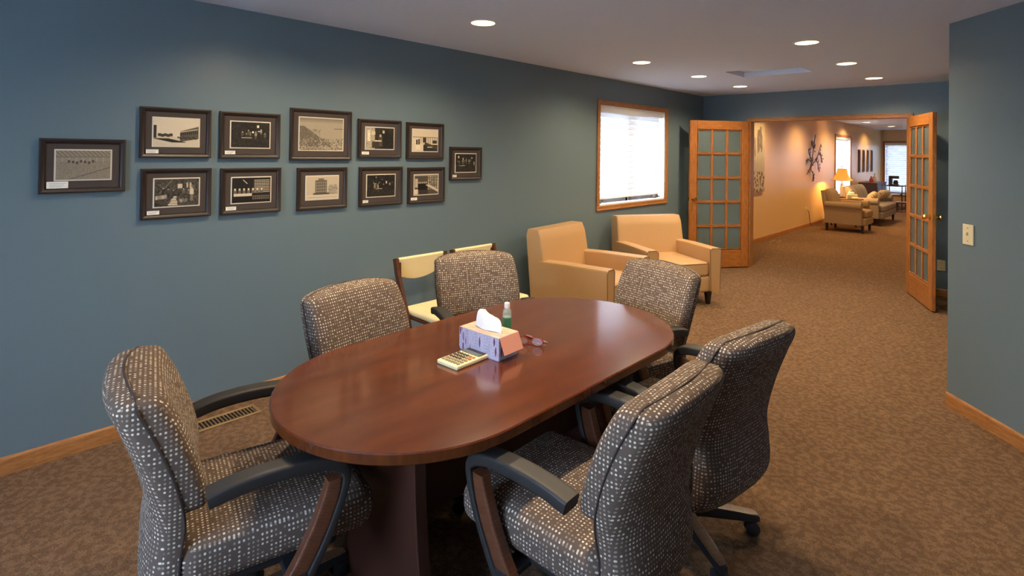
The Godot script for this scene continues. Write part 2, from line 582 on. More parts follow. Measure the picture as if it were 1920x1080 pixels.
# ---------------------------------------------------------------- the room
func wall_x(g: Geo, x0: float, x1: float, z0: float, z1: float, holes: Array) -> Geo:
	# wall along z with openings [z0, z1, y0, y1] in order of z
	var z := z0
	for o in holes:
		g.box(V((x0 + x1) / 2, CEIL / 2, (z + o[0]) / 2), V(x1 - x0, CEIL, o[0] - z), 0.0005)
		if o[2] > 0.0: g.box(V((x0 + x1) / 2, o[2] / 2, (o[0] + o[1]) / 2), V(x1 - x0, o[2], o[1] - o[0]), 0.0005)
		g.box(V((x0 + x1) / 2, (o[3] + CEIL) / 2, (o[0] + o[1]) / 2), V(x1 - x0, CEIL - o[3], o[1] - o[0]), 0.0005)
		z = o[1]
	g.box(V((x0 + x1) / 2, CEIL / 2, (z + z1) / 2), V(x1 - x0, CEIL, z1 - z), 0.0005)
	return g


func wall_z(g: Geo, z0: float, z1: float, x0: float, x1: float, holes: Array) -> Geo:
	var x := x0
	for o in holes:
		g.box(V((x + o[0]) / 2, CEIL / 2, (z0 + z1) / 2), V(o[0] - x, CEIL, z1 - z0), 0.0005)
		if o[2] > 0.0: g.box(V((o[0] + o[1]) / 2, o[2] / 2, (z0 + z1) / 2), V(o[1] - o[0], o[2], z1 - z0), 0.0005)
		g.box(V((o[0] + o[1]) / 2, (o[3] + CEIL) / 2, (z0 + z1) / 2), V(o[1] - o[0], CEIL - o[3], z1 - z0), 0.0005)
		x = o[1]
	g.box(V((x + x1) / 2, CEIL / 2, (z0 + z1) / 2), V(x1 - x, CEIL, z1 - z0), 0.0005)
	return g


func build_shell() -> void:
	struct("floor", Geo.new().box(V(2.6, -0.05, -1.7), V(5.6, 0.1, 24.0), 0.001), M.carpet, "mottled brown cut pile carpet running through both rooms")
	struct("wall_left", wall_x(Geo.new(), -0.15, 0.0, -0.06, 10.1, [[1.17, 2.70, 0.97, 2.125]]), M.blue, "long blue grey painted wall with the picture frames")
	struct("wall_left_sitting_room", wall_x(Geo.new(), -0.15, 0.0, -13.5, -0.06, [[-9.2, -7.62, 0.5, 2.07]]), M.cream, "cream painted wall of the sitting room")
	var back := Geo.new()
	wall_z(back, -0.06, 0.0, 0.0, 3.3, [[0.68, 2.52, 0.0, 2.06]])
	struct("wall_back", back, M.blue, "blue grey wall around the french doors")
	struct("wall_back_sitting_room", wall_z(Geo.new(), -0.12, -0.06, 0.0, 4.7, [[0.68, 2.52, 0.0, 2.06]]), M.cream, "cream face of the door wall in the sitting room")
	struct("wall_right", Geo.new().box(V(3.23, CEIL / 2, 1.69), V(0.12, CEIL, 3.38), 0.0005), M.blue, "short blue grey wall beside the french doors")
	var ang := Geo.new()
	ang.prism(PackedVector2Array([Vector2(3.17, 3.40), Vector2(5.25, 5.72), Vector2(5.36, 5.62), Vector2(3.26, 3.29)]), 0.0, CEIL)
	var aw := struct("wall_angled", ang, M.blue, "blue grey angled wall with the light switch")
	aw.rotation.x = PI / 2
	aw.position.y = CEIL
	struct("wall_side", Geo.new().box(V(5.3, CEIL / 2, 7.9), V(0.12, CEIL, 4.4), 0.0005), M.blue, "blue grey side wall beyond the angled wall")
	struct("wall_rear", wall_z(Geo.new(), 10.0, 10.15, -0.15, 5.36, [[1.7, 3.3, 0.7, 2.15]]), M.blue, "blue grey wall with the wide rear window")
	struct("wall_far", wall_z(Geo.new(), -13.5, -13.38, -0.15, 4.7, [[0.1, 1.5, 0.35, 2.02], [1.65, 3.05, 0.6, 2.02], [3.2, 4.5, 0.6, 2.02]]), M.cream, "cream end wall of the sitting room with a tall window")
	struct("wall_right_sitting_room", wall_x(Geo.new(), 4.58, 4.7, -13.5, -0.06, []), M.cream, "cream wall of the sitting room across from the lamp")
	# ceiling with round holes for the lamps and a shallow recess for the attic hatch
	var c := CSGCombiner3D.new()
	c.name = "ceiling"
	tag(c, "pale textured ceiling with recessed lamps", "", "", "structure")
	var slab := CSGBox3D.new()
	slab.size = V(5.6, 0.2, 24.0)
	slab.position = V(2.6, CEIL + 0.1, -1.7)
	slab.material = M.ceiling
	c.add_child(slab)
	for l in LIGHTS + FAR_LIGHTS:
		var h := CSGCylinder3D.new()
		h.radius = 0.082; h.height = 0.24; h.sides = 32
		h.operation = CSGShape3D.OPERATION_SUBTRACTION
		h.material = M.ceiling
		h.position = V(l[0], CEIL, l[1])
		c.add_child(h)
	var hole := CSGBox3D.new()
	hole.size = V(0.69, 0.15, 0.52)
	hole.position = V(1.58, CEIL, 1.96)
	hole.operation = CSGShape3D.OPERATION_SUBTRACTION
	hole.material = M.ceiling
	c.add_child(hole)
	add_child(c)
	var hatch := thing("attic_hatch", "plain white attic hatch panel set up into the ceiling", "hatch", V(1.58, CEIL + 0.06, 1.96))
	part(hatch, "panel", Geo.new().box(V(0, 0.005, 0), V(0.68, 0.02, 0.51), 0.002), M.ceiling)
	# oak baseboards with an eased top
	var bb := [Vector2(0, 0), Vector2(0.014, 0), Vector2(0.014, 0.066), Vector2(0.009, 0.078), Vector2(0.004, 0.084), Vector2(0, 0.084)]
	var runs := [
		["baseboard_left", V(0, 0, 10.0), V(0, 0, 0.0), M.oak, "oak baseboard along the picture wall"],
		["baseboard_left_sitting_room", V(0, 0, -0.12), V(0, 0, -13.38), M.oak, "oak baseboard along the cream wall"],
		["baseboard_back_short", V(0.0, 0, 0.0), V(0.61, 0, 0.0), M.oak, "short oak baseboard behind the folded door"],
		["baseboard_back", V(2.59, 0, 0.0), V(3.17, 0, 0.0), M.oak, "oak baseboard under the wall outlet"],
		["baseboard_angled", V(3.17, 0, 3.40), V(5.25, 0, 5.72), M.oak, "oak baseboard along the angled wall"]]
	for r in runs:
		var d: Vector3 = (r[2] - r[1]).normalized()
		var out := V(-d.z, 0, d.x)
		var rings := []
		for p in [r[1], r[2]]:
			var ring := PackedVector3Array()
			for q in bb: ring.append(p + out * q.x + Vector3.UP * q.y)
			rings.append(ring)
		var g := Geo.new()
		g.loft(rings)
		for i in g.t.size(): g.t[i] = Vector2(g.t[i].y, g.t[i].x)
		struct(r[0], g, r[3], r[4])


func casing(parent: Node, w: float, h: float, y0: float, deep: float, m: Material, bottom := true) -> void:
	# mitred look: two legs and a head (and an apron), stepped profile, lying in the plane z = 0 of the parent
	for s in [-1, 1]:
		part(parent, "casing_leg", Geo.new().box(V(s * (w / 2 + 0.028), y0 + h / 2, deep / 2), V(0.056, h, deep), 0.004).box(V(s * (w / 2 + 0.046), y0 + h / 2, deep / 2 + 0.004), V(0.02, h, deep), 0.004), m)
	part(parent, "casing_head", Geo.new().box(V(0, y0 + h + 0.028, deep / 2), V(w + 0.112, 0.056, deep), 0.004).box(V(0, y0 + h + 0.046, deep / 2 + 0.004), V(w + 0.112, 0.02, deep), 0.004), m)
	if bottom:
		part(parent, "casing_apron", Geo.new().box(V(0, y0 - 0.028, deep / 2), V(w + 0.112, 0.056, deep), 0.004).box(V(0, y0 - 0.046, deep / 2 + 0.004), V(w + 0.112, 0.02, deep), 0.004), m)


func window(called: String, label: String, at: Vector3, turn: float, w: float, h: float, shade_drop: float, cranks := false) -> Node3D:
	# local: x along the wall, y up from the sill, z into the room; the opening is 0.15 deep behind z = 0
	var o := Node3D.new()
	o.name = called
	add_child(o)
	o.position = at
	o.rotation.y = turn
	tag(o, label, "", "", "structure")
	casing(o, w, h, 0.0, 0.016, M.oak)
	for s in [-1, 1]:
		part(o, "jamb", Geo.new().box(V(s * (w / 2 - 0.008), h / 2, -0.07), V(0.016, h, 0.14), 0.002), M.white)
	part(o, "sill", Geo.new().box(V(0, 0.008, -0.07), V(w, 0.016, 0.14), 0.002), M.white)
	part(o, "head_jamb", Geo.new().box(V(0, h - 0.008, -0.07), V(w, 0.016, 0.14), 0.002), M.white)
	for s in [-1, 1]:
		var x: float = s * w / 4
		var sash := part(o, "sash", Geo.new().box(V(x, 0.05, -0.11), V(w / 2 - 0.02, 0.07, 0.04)).box(V(x, h - 0.05, -0.11), V(w / 2 - 0.02, 0.07, 0.04)).box(V(x - w / 4 + 0.036, h / 2, -0.11), V(0.05, h - 0.03, 0.04)).box(V(x + w / 4 - 0.036, h / 2, -0.11), V(0.05, h - 0.03, 0.04)), M.bronze)
		part(sash, "pane", Geo.new().box(V(x, h / 2, -0.11), V(w / 2 - 0.1, h - 0.13, 0.004), 0.0005), M.glass)
	if cranks:
		for x in [-w / 2 + 0.09, w / 2 - 0.16]:
			var k := part(o, "crank", Geo.new().cushion(V(x, 0.03, -0.06), V(0.07, 0.03, 0.035), 0.012), M.bronze)
			part(k, "crank_handle", Geo.new().tube(smooth([V(x, 0.045, -0.05), V(x + 0.02, 0.056, -0.035), V(x + 0.055, 0.035, -0.03), V(x + 0.085, 0.04, -0.03)], 4), 0.006), M.bronze)
	if shade_drop > 0.0:
		part(o, "shade_headrail", Geo.new().cushion(V(0, h - 0.045, -0.045), V(w - 0.02, 0.07, 0.07), 0.018), M.white)
		# sheer shade: soft horizontal vanes hung one under the other
		var n := int(shade_drop / 0.065)
		var each := shade_drop / n
		for k in n:
			var y := h - 0.07 - k * each
			var pr := [V(0, y, -0.052), V(0, y - each * 0.3, -0.043), V(0, y - each * 0.75, -0.043), V(0, y - each + 0.0015, -0.052)]
			var rings := []
			for p in smooth(pr, 3): rings.append(PackedVector3Array([p + V(-w / 2 + 0.022, 0, 0), p + V(w / 2 - 0.09, 0, 0), p + V(w / 2 - 0.09, 0, -0.0012), p + V(-w / 2 + 0.022, 0, -0.0012)]))
			part(o, "shade_vane", Geo.new().loft(rings), M.shade)
		part(o, "shade_bottom_rail", Geo.new().cushion(V(-0.034, h - 0.07 - shade_drop - 0.008, -0.05), V(w - 0.112, 0.022, 0.02), 0.008), M.white)
		part(o, "cord", Geo.new().tube([V(w / 2 - 0.045, h - 0.08, -0.03), V(w / 2 - 0.04, h * 0.2, -0.03)], 0.003, 6).tube([V(w / 2 - 0.06, h - 0.08, -0.03), V(w / 2 - 0.042, h * 0.2, -0.03)], 0.003, 6), M.white)
		part(o, "cord_tassel", Geo.new().lathe([Vector2(0, -0.03), Vector2(0.012, -0.026), Vector2(0.013, 0.0), Vector2(0.007, 0.024), Vector2(0.0, 0.028)], 10, V(w / 2 - 0.041, h * 0.19, -0.03)), M.white)
	return o


func door_leaf(called: String, label: String, hinge: Vector3, turn: float, w: float, knob_side: float) -> void:
	# local x from the hinge along the leaf, y up; 15 lights, 3 across and 5 up
	var o := Node3D.new()
	o.name = called
	add_child(o)
	o.position = hinge
	o.rotation.y = turn
	tag(o, label, "", "", "structure")
	var h := 2.03
	var th := 0.036
	for x in [0.055, w - 0.055]: part(o, "stile", Geo.new().box(V(x, h / 2, 0), V(0.11, h, th)), M.oak_door)
	part(o, "top_rail", Geo.new().box(V(w / 2, h - 0.06, 0), V(w - 0.22, 0.12, th)), M.oak_door)
	part(o, "bottom_rail", Geo.new().box(V(w / 2, 0.12, 0), V(w - 0.22, 0.24, th)), M.oak_door)
	var x0 := 0.11
	var gw := w - 0.22
	var y0 := 0.24
	var gh := h - 0.36
	for k in [1, 2]: part(o, "muntin", Geo.new().box(V(x0 + gw * k / 3, y0 + gh / 2, 0), V(0.022, gh, th * 0.8), 0.006), M.oak_door)
	for k in [1, 2, 3, 4]: part(o, "muntin", Geo.new().box(V(w / 2, y0 + gh * k / 5, 0), V(gw, 0.022, th * 0.8), 0.006), M.oak_door)
	for i in 3:
		for j in 5:
			part(o, "pane", Geo.new().box(V(x0 + gw * (i + 0.5) / 3, y0 + gh * (j + 0.5) / 5, 0), V(gw / 3 - 0.01, gh / 5 - 0.01, 0.004), 0.0005), M.frosted)
			# glazing bead round each pane, on both faces
			var b := Geo.new()
			for s in [-1, 1]:
				for e in [-1, 1]:
					b.box(V(x0 + gw * (i + 0.5) / 3 + e * (gw / 6 - 0.014), y0 + gh * (j + 0.5) / 5, s * 0.009), V(0.008, gh / 5 - 0.02, 0.012), 0.003)
					b.box(V(x0 + gw * (i + 0.5) / 3, y0 + gh * (j + 0.5) / 5 + e * (gh / 10 - 0.014), s * 0.009), V(gw / 3 - 0.02, 0.008, 0.012), 0.003)
			part(o, "glazing_bead", b, M.oak_door)
	for s in [-1, 1]:
		var prof := [Vector2(0.0, 0.0), Vector2(0.031, 0.0), Vector2(0.032, 0.004), Vector2(0.014, 0.008), Vector2(0.011, 0.026), Vector2(0.022, 0.036), Vector2(0.027, 0.05), Vector2(0.022, 0.062), Vector2(0.0, 0.067)]
		var g := Geo.new()
		g.xf = Transform3D(Basis(Vector3.RIGHT, s * PI / 2), V(w - 0.06, 0.95, s * th / 2))
		part(o, "knob", g.lathe(prof, 18), M.brass)
	part(o, "latch_plate", Geo.new().box(V(w + 0.0005, 0.95, 0), V(0.002, 0.06, 0.024), 0.0005), M.brass)
	for y in [0.2, 1.0, 1.82]: part(o, "hinge", Geo.new().tube([V(-0.004, y - 0.045, knob_side * 0.02), V(-0.004, y + 0.045, knob_side * 0.02)], 0.007, 8), M.brass)


func ceiling_light(x: float, z: float, label: String, group: String, energy: float, color: Color) -> void:
	var o := thing("recessed_ceiling_light", label, "ceiling light", V(x, CEIL, z), 0.0, group)
	part(o, "trim_ring", once("ring", func(): return Geo.new().lathe([Vector2(0.0795, 0.002), Vector2(0.0795, -0.003), Vector2(0.083, -0.005), Vector2(0.093, -0.004), Vector2(0.097, -0.0005), Vector2(0.097, 0.0), Vector2(0.0825, 0.002)], 32, Vector3.ZERO, true)), M.white)
	part(o, "reflector", once("can", func(): return Geo.new().lathe([Vector2(0.0785, 0.0), Vector2(0.08, 0.0), Vector2(0.08, 0.1), Vector2(0.0, 0.1), Vector2(0.0, 0.094), Vector2(0.0765, 0.094)], 32, Vector3.ZERO, true)), M.white)
	part(o, "bulb", once("bulb", func(): return Geo.new().lathe([Vector2(0.0, 0.034), Vector2(0.04, 0.035), Vector2(0.064, 0.04), Vector2(0.068, 0.05), Vector2(0.045, 0.09), Vector2(0.0, 0.092)], 24)), M.bulb)
	var l := SpotLight3D.new()
	l.name = "lamp"
	l.light_color = color
	l.light_energy = energy
	l.light_size = 0.06
	l.spot_angle = 78.0
	l.spot_angle_attenuation = 0.7
	l.spot_range = 14.0
	l.spot_attenuation = 2.0
	l.shadow_enabled = true
	l.position = V(0, 0.028, 0)
	l.rotation.x = -PI / 2
	o.add_child(l)


# ---------------------------------------------------------------- furniture
func table() -> void:
	var o := thing("conference_table", "dark cherry conference table with rounded ends and slab pedestals", "table", V(1.925, 0, 6.19))
	var outline := PackedVector2Array()
	var R := 0.487
	var half := 0.463
	for k in 33: outline.append(Vector2(R * cos(PI * k / 32), half + R * sin(PI * k / 32)))
	for k in 33: outline.append(Vector2(-R * cos(PI * k / 32), -half - R * sin(PI * k / 32)))
	var top := Geo.new()
	top.xf = Transform3D(Basis(Vector3.RIGHT, PI / 2), V(0, 0.74, 0))
	top.prism(outline, 0.0, 0.036, 0.004)
	for i in top.t.size(): top.t[i] = Vector2(top.t[i].y, top.t[i].x)
	part(o, "table_top", top, M.cherry)
	for s in [-1, 1]:
		var pl := PackedVector2Array()
		for k in 13: pl.append(Vector2(0.178 + 0.08 * pow(1.0 - k / 12.0, 2.2), 0.0 + 0.702 * k / 12.0))
		for k in 13: pl.append(Vector2(-0.178 - 0.08 * pow(k / 12.0, 2.2), 0.0 + 0.702 * (12 - k) / 12.0))
		part(o, "pedestal", Geo.new().prism(pl, (0.57 if s > 0 else -0.56) - 0.025, (0.57 if s > 0 else -0.56) + 0.025, 0.004), M.cherry_dark)
	part(o, "stretcher", Geo.new().box(V(0, 0.38, 0), V(0.03, 0.3, 1.07), 0.003), M.cherry_dark)


func back_profile(y: float) -> float:
	# z of the backrest's middle at height y: leans back at the top, forward at the waist, out again below
	var pts := [[0.26, -0.215], [0.34, -0.245], [0.45, -0.245], [0.55, -0.235], [0.67, -0.258], [0.80, -0.305], [0.925, -0.36]]
	for i in pts.size() - 1:
		if y <= pts[i + 1][0]:
			var k: float = (y - pts[i][0]) / (pts[i + 1][0] - pts[i][0])
			var a: float = pts[maxi(i - 1, 0)][1]; var b: float = pts[i][1]; var c: float = pts[i + 1][1]; var d: float = pts[mini(i + 2, 6)][1]
			return cubic_interpolate(b, c, a, d, clampf(k, 0, 1))
	return pts[-1][1]


func half_width(y: float) -> float:
	return 0.256 + 0.012 * sin((y - 0.26) / 0.64 * PI * 2.0 + PI) - 0.012 * smoothstep(0.62, 0.5, y) * smoothstep(0.36, 0.5, y)


func slab_back(y0: float, y1: float, front: bool, arch: float) -> Geo:
	# one rounded back, cut along the seam into its front cushion and its rear shell
	var rings := []
	var n := 34
	var lv := [[y0 - 0.0055, 0.84, 0.02], [y0 - 0.004, 0.85, 0.22]]
	for k in n + 1:
		var a := -cos(PI * float(k) / n)  # -1 .. 1, closer together at the ends
		var end := sqrt(maxf(0.0, 1.0 - pow(absf(a), 14.0)))
		lv.append([lerpf(y0, y1, (a + 1.0) / 2.0), lerpf(0.86, 1.0, end), lerpf(0.4, 1.0, end)])
	lv.append([y1 + 0.004, 0.85, 0.22])
	lv.append([y1 + 0.0055, 0.84, 0.02])
	for l in lv:
		var y: float = l[0]
		var w: float = half_width(y) * l[1]
		var ring := sring(V(0, y, 0), V(w, 0, 0), V(0, 0, 0.076 * l[2]), 4.6, 44)
		var seam := clampf(-0.008, -0.076 * l[2], 0.0)
		for i in ring.size():
			var q := ring[i].x / w
			ring[i].z = maxf(ring[i].z, seam) if front else minf(ring[i].z, seam)
			ring[i].z += back_profile(y) + 0.03 * q * q  # wraps round the sitter
			ring[i].y += arch * (1.0 - q * q) * smoothstep(0.6, 0.9, y)  # arched top edge
		rings.append(ring)
	return Geo.new().loft(rings).flat_uv()


func office_chair(label: String, x: float, z: float, facing: float, base_turn: float) -> void:
	var o := thing("conference_chair", label, "chair", V(x, 0, z), facing, "dotted conference chairs round the table")
	part(o, "seat", once("seat", func():
		var g := Geo.new().cushion(V(0, 0.42, 0.045), V(0.51, 0.13, 0.56), 0.05, 0.012, 6)
		return g.flat_uv()), M.dots)
	part(o, "seat_pan", once("pan", func(): return Geo.new().cushion(V(0, 0.335, 0.0), V(0.42, 0.03, 0.42), 0.012)), M.black)
	var shell := part(o, "back_shell", once("shell", func(): return slab_back(0.265, 0.912, false, 0.016)), M.dots)
	part(o, "back_cushion", once("front", func(): return slab_back(0.575, 0.912, true, 0.016)), M.dots)
	part(shell, "piping", once("piping", func():
		var g := Geo.new()
		var loop := []
		for k in 25:
			var y := lerpf(0.29, 0.892, k / 24.0)
			loop.append(V(half_width(y) + 0.0005, y, back_profile(y) + 0.03 - 0.008))
		for k in 11:
			var q := 1.0 - k / 5.0
			loop.append(V(0.213 * q, 0.916 + 0.016 * (1.0 - q * q), back_profile(0.91) + 0.03 * q * q - 0.008))
		for k in 25:
			var y := lerpf(0.892, 0.29, k / 24.0)
			loop.append(V(-half_width(y) - 0.0005, y, back_profile(y) + 0.03 - 0.008))
		return g.tube(smooth(loop, 2), 0.0034, 6)), M.piping)
	for s in [-1, 1]:
		var path := smooth([V(s * 0.290, 0.632, -0.165), V(s * 0.293, 0.648, -0.09), V(s * 0.295, 0.655, 0.02), V(s * 0.295, 0.648, 0.13), V(s * 0.295, 0.622, 0.19), V(s * 0.295, 0.575, 0.205), V(s * 0.293, 0.47, 0.175), V(s * 0.288, 0.36, 0.125), V(s * 0.283, 0.29, 0.085)], 5)
		part(o, "armrest", once("arm%d" % s, func():
			var rings := []
			for i in path.size():
				var tg: Vector3 = (path[mini(i + 1, path.size() - 1)] - path[maxi(i - 1, 0)]).normalized()
				var up := Vector3.RIGHT.cross(tg).normalized()
				var f := float(i) / (path.size() - 1)
				var thick := lerpf(0.021, 0.012, smoothstep(0.45, 0.62, f))
				rings.append(sring(path[i], V(lerpf(0.034, 0.026, smoothstep(0.4, 0.7, f)), 0, 0), up * thick, 5.0, 16))
			return Geo.new().loft(rings)), M.soft_black)
		part(o, "arm_post", once("post%d" % s, func():
			var rings := []
			for i in range(int(path.size() * 0.60), path.size()):
				var tg: Vector3 = (path[mini(i + 1, path.size() - 1)] - path[i - 1]).normalized()
				var up := Vector3.RIGHT.cross(tg).normalized()
				if up.z > 0.0: up = -up
				var f := smoothstep(0.60, 0.72, float(i) / (path.size() - 1))
				rings.append(sring(path[i] + up * (0.010 + 0.024), V(0.02, 0, 0), up * lerpf(0.022, 0.026, f), 6.0, 16))
			return Geo.new().loft(rings)), M.chair_wood)
		part(o, "arm_bracket", once("bracket%d" % s, func(): return Geo.new().box(V(s * 0.25, 0.325, 0.07), V(0.12, 0.022, 0.06), 0.004)), M.black)
	part(o, "tilt_mechanism", once("tilt", func(): return Geo.new().cushion(V(0, 0.295, -0.01), V(0.16, 0.055, 0.26), 0.02)), M.black)
	part(o, "back_bracket", once("spine", func(): return Geo.new().box(V(0, 0.30, -0.15), V(0.07, 0.02, 0.12), 0.004)), M.black)
	part(o, "gas_lift", once("lift", func(): return Geo.new().lathe([Vector2(0.03, 0.07), Vector2(0.03, 0.17), Vector2(0.018, 0.172), Vector2(0.018, 0.285)], 16)), M.black)
	part(o, "hub", once("hub", func(): return Geo.new().lathe([Vector2(0.0, 0.065), Vector2(0.042, 0.065), Vector2(0.045, 0.11), Vector2(0.036, 0.122), Vector2(0.0, 0.122)], 18)), M.black)
	for k in 5:
		var a := base_turn - facing + TAU * k / 5.0
		var d := V(sin(a), 0, cos(a))
		var leg := part(o, "base_leg", once("star", func():
			var rings := []
			for q in [[0.03, 0.092, 0.030, 0.026], [0.10, 0.092, 0.028, 0.024], [0.20, 0.082, 0.025, 0.019], [0.305, 0.072, 0.022, 0.015], [0.332, 0.069, 0.016, 0.011]]:
				rings.append(sring(V(0, q[1], q[0]), V(q[2], 0, 0), V(0, q[3], 0), 7.0, 20))
			return Geo.new().loft(rings)), M.black)
		leg.rotation.y = a
		part(leg, "wood_cap", once("cap", func():
			var rings := []
			for q in [[0.05, 0.1175, 0.027], [0.10, 0.1165, 0.026], [0.20, 0.1015, 0.023], [0.30, 0.0885, 0.02], [0.325, 0.0835, 0.013]]:
				rings.append(sring(V(0, q[1], q[0]), V(q[2], 0, 0), V(0, 0.003, 0), 6.0, 14))
			return Geo.new().loft(rings)), M.leg_wood)
		part(leg, "caster", once("caster", func():
			var g := Geo.new()
			for s in [-1, 1]:
				g.xf = Transform3D(Basis(Vector3.FORWARD, PI / 2), V(s * 0.016, 0.028, 0.305))
				g.lathe([Vector2(0.0, -0.010), Vector2(0.022, -0.010), Vector2(0.028, -0.006), Vector2(0.028, 0.006), Vector2(0.022, 0.010), Vector2(0.0, 0.010)], 18)
			g.xf = Transform3D()
			g.cushion(V(0, 0.04, 0.305), V(0.02, 0.045, 0.036), 0.008, 0.0, 3)
			return g), M.black)


func armchair(label: String, x: float, z: float, facing: float) -> void:
	# cream leather club chair, local +z forward
	var o := thing("leather_armchair", label, "armchair", V(x, 0, z), facing, "cream leather armchairs under the window wall")
	for s in [-1, 1]:
		part(o, "arm", once("lc_arm%d" % s, func():
			var rings := []
			for q in [[-0.29, 0.585, 0.0], [-0.286, 0.59, 0.004], [0.0, 0.60, 0.01], [0.405, 0.60, 0.014], [0.415, 0.594, 0.010]]:
				var ring := PackedVector3Array()
				var hw := 0.056 if absf(q[0]) < 0.41 else 0.05
				var b := 0.135
				for c in [[-1, 0], [-0.55, 1], [0.55, 1], [1, 0]]:
					pass
				for p in [Vector2(-hw, b + 0.02), Vector2(-hw + 0.02, b), Vector2(hw - 0.02, b), Vector2(hw, b + 0.02), Vector2(hw + q[2], q[1] - 0.025), Vector2(hw - 0.006 + q[2], q[1] - 0.008), Vector2(hw - 0.022, q[1]), Vector2(-hw + 0.022, q[1]), Vector2(-hw + 0.006 - q[2], q[1] - 0.008), Vector2(-hw - q[2], q[1] - 0.025)]:
					ring.append(V(s * 0.372 + p.x, p.y, q[0]))
				rings.append(ring)
			return Geo.new().loft(rings)), M.leather)
		part(o, "welt", once("lc_welt%d" % s, func():
			var g := Geo.new()
			g.tube([V(s * 0.372 - 0.056, 0.16, 0.4155), V(s * 0.372 - 0.067, 0.57, 0.4155), V(s * 0.372 - 0.045, 0.594, 0.4155), V(s * 0.372 + 0.045, 0.594, 0.4155), V(s * 0.372 + 0.067, 0.57, 0.4155), V(s * 0.372 + 0.056, 0.16, 0.4155)], 0.004, 6)
			return g), M.seam)
	part(o, "base", once("lc_base", func(): return Geo.new().cushion(V(0, 0.22, 0.08), V(0.66, 0.17, 0.64), 0.03)), M.leather)
	part(o, "seat_cushion", once("lc_seat", func(): return Geo.new().cushion(V(0, 0.375, 0.075), V(0.625, 0.15, 0.66), 0.035, 0.03, 6)), M.leather)
	part(o, "seat_welt", once("lc_seatwelt", func(): return Geo.new().tube([V(-0.3, 0.435, 0.2), V(-0.302, 0.435, 0.38), V(-0.28, 0.435, 0.402), V(0.28, 0.435, 0.402), V(0.302, 0.435, 0.38), V(0.3, 0.435, 0.2)], 0.004, 6)), M.seam)
	part(o, "backrest", once("lc_back", func():
		var rings := []
		for k in 15:
			var f := k / 14.0
			var y := lerpf(0.15, 0.86, f)
			var zz := -0.262 - 0.10 * f
			var th := 0.112 - 0.024 * f
			var w := 0.428 - 0.016 * f
			if k == 14: th *= 0.78; w *= 0.985
			elif k == 13: y -= 0.012
			rings.append(sring(V(0, y, zz), V(w, 0, 0), V(0, 0, th), 14.0, 48))
		return Geo.new().loft(rings)), M.leather)
	for sx in [-1, 1]:
		for sz in [-1, 1]:
			part(o, "foot", once("lc_foot%d%d" % [sx, sz], func():
				var rings := []
				for q in [[0.0, 0.018], [0.145, 0.032]]: rings.append(sring(V(sx * 0.335, q[0], sz * 0.34), V(q[1], 0, 0), V(0, 0, q[1]), 8.0, 16))
				return Geo.new().loft(rings)), M.foot)


func folding_chair(label: String, z: float) -> void:
	# wooden folding chair, faces +x; origin on the floor below the back
	var o := thing("folding_chair", label, "chair", V(0.30, 0, z), 0.0, "wooden folding chairs along the wall")
	for s in [-1, 1]:
		var zz: float = s * 0.222
		part(o, "front_leg", once("fl%d" % s, func(): return Geo.new().sweep([V(-0.035, 0.80, zz), V(-0.01, 0.70, zz), V(0.10, 0.44, zz), V(0.27, 0.0, zz)], [Vector2(-0.012, -0.02), Vector2(0.012, -0.02), Vector2(0.012, 0.02), Vector2(-0.012, 0.02)], V(0, 0, 1))), M.walnut)
		part(o, "rear_leg", once("rl%d" % s, func(): return Geo.new().sweep([V(-0.035, 0.77, zz * 0.9), V(-0.015, 0.5, zz * 0.9), V(-0.03, 0.3, zz * 0.9), V(-0.09, 0.0, zz * 0.9)], [Vector2(-0.011, -0.019), Vector2(0.011, -0.019), Vector2(0.011, 0.019), Vector2(-0.011, 0.019)], V(0, 0, 1))), M.walnut)
		part(o, "pivot", once("pv%d" % s, func(): return Geo.new().tube([V(0.005, 0.60, zz * 0.84), V(0.005, 0.60, zz * 1.09)], 0.008, 10)), M.steel)
	part(o, "seat_frame", once("fs", func(): return Geo.new().box(V(0.21, 0.405, 0), V(0.40, 0.022, 0.40), 0.005)), M.walnut)
	part(o, "seat_pad", once("fp", func(): return Geo.new().cushion(V(0.21, 0.437, 0), V(0.41, 0.042, 0.395), 0.018, 0.012)), M.vinyl)
	part(o, "back_pad", once("fb", func():
		var pl := PackedVector2Array()
		for k in 11: pl.append(Vector2(lerpf(-0.205, 0.205, k / 10.0), 0.0))
		for k in 11:
			var q := 1.0 - k / 5.0
			pl.append(Vector2(0.205 * q, -0.125 - 0.055 * (1.0 - q * q)))
		var g := Geo.new()
		g.xf = Transform3D(Basis(Vector3.UP, PI / 2) * Basis(Vector3.RIGHT, 0.24), V(-0.03, 0.80, 0))
		return g.prism(pl, -0.014, 0.014, 0.006)), M.vinyl)
	part(o, "stretcher", once("fx", func(): return Geo.new().box(V(0.215, 0.14, 0), V(0.018, 0.03, 0.43), 0.004)), M.walnut)
	part(o, "rear_stretcher", once("fy", func(): return Geo.new().box(V(-0.12, 0.09, 0), V(0.018, 0.03, 0.38), 0.004)), M.walnut)


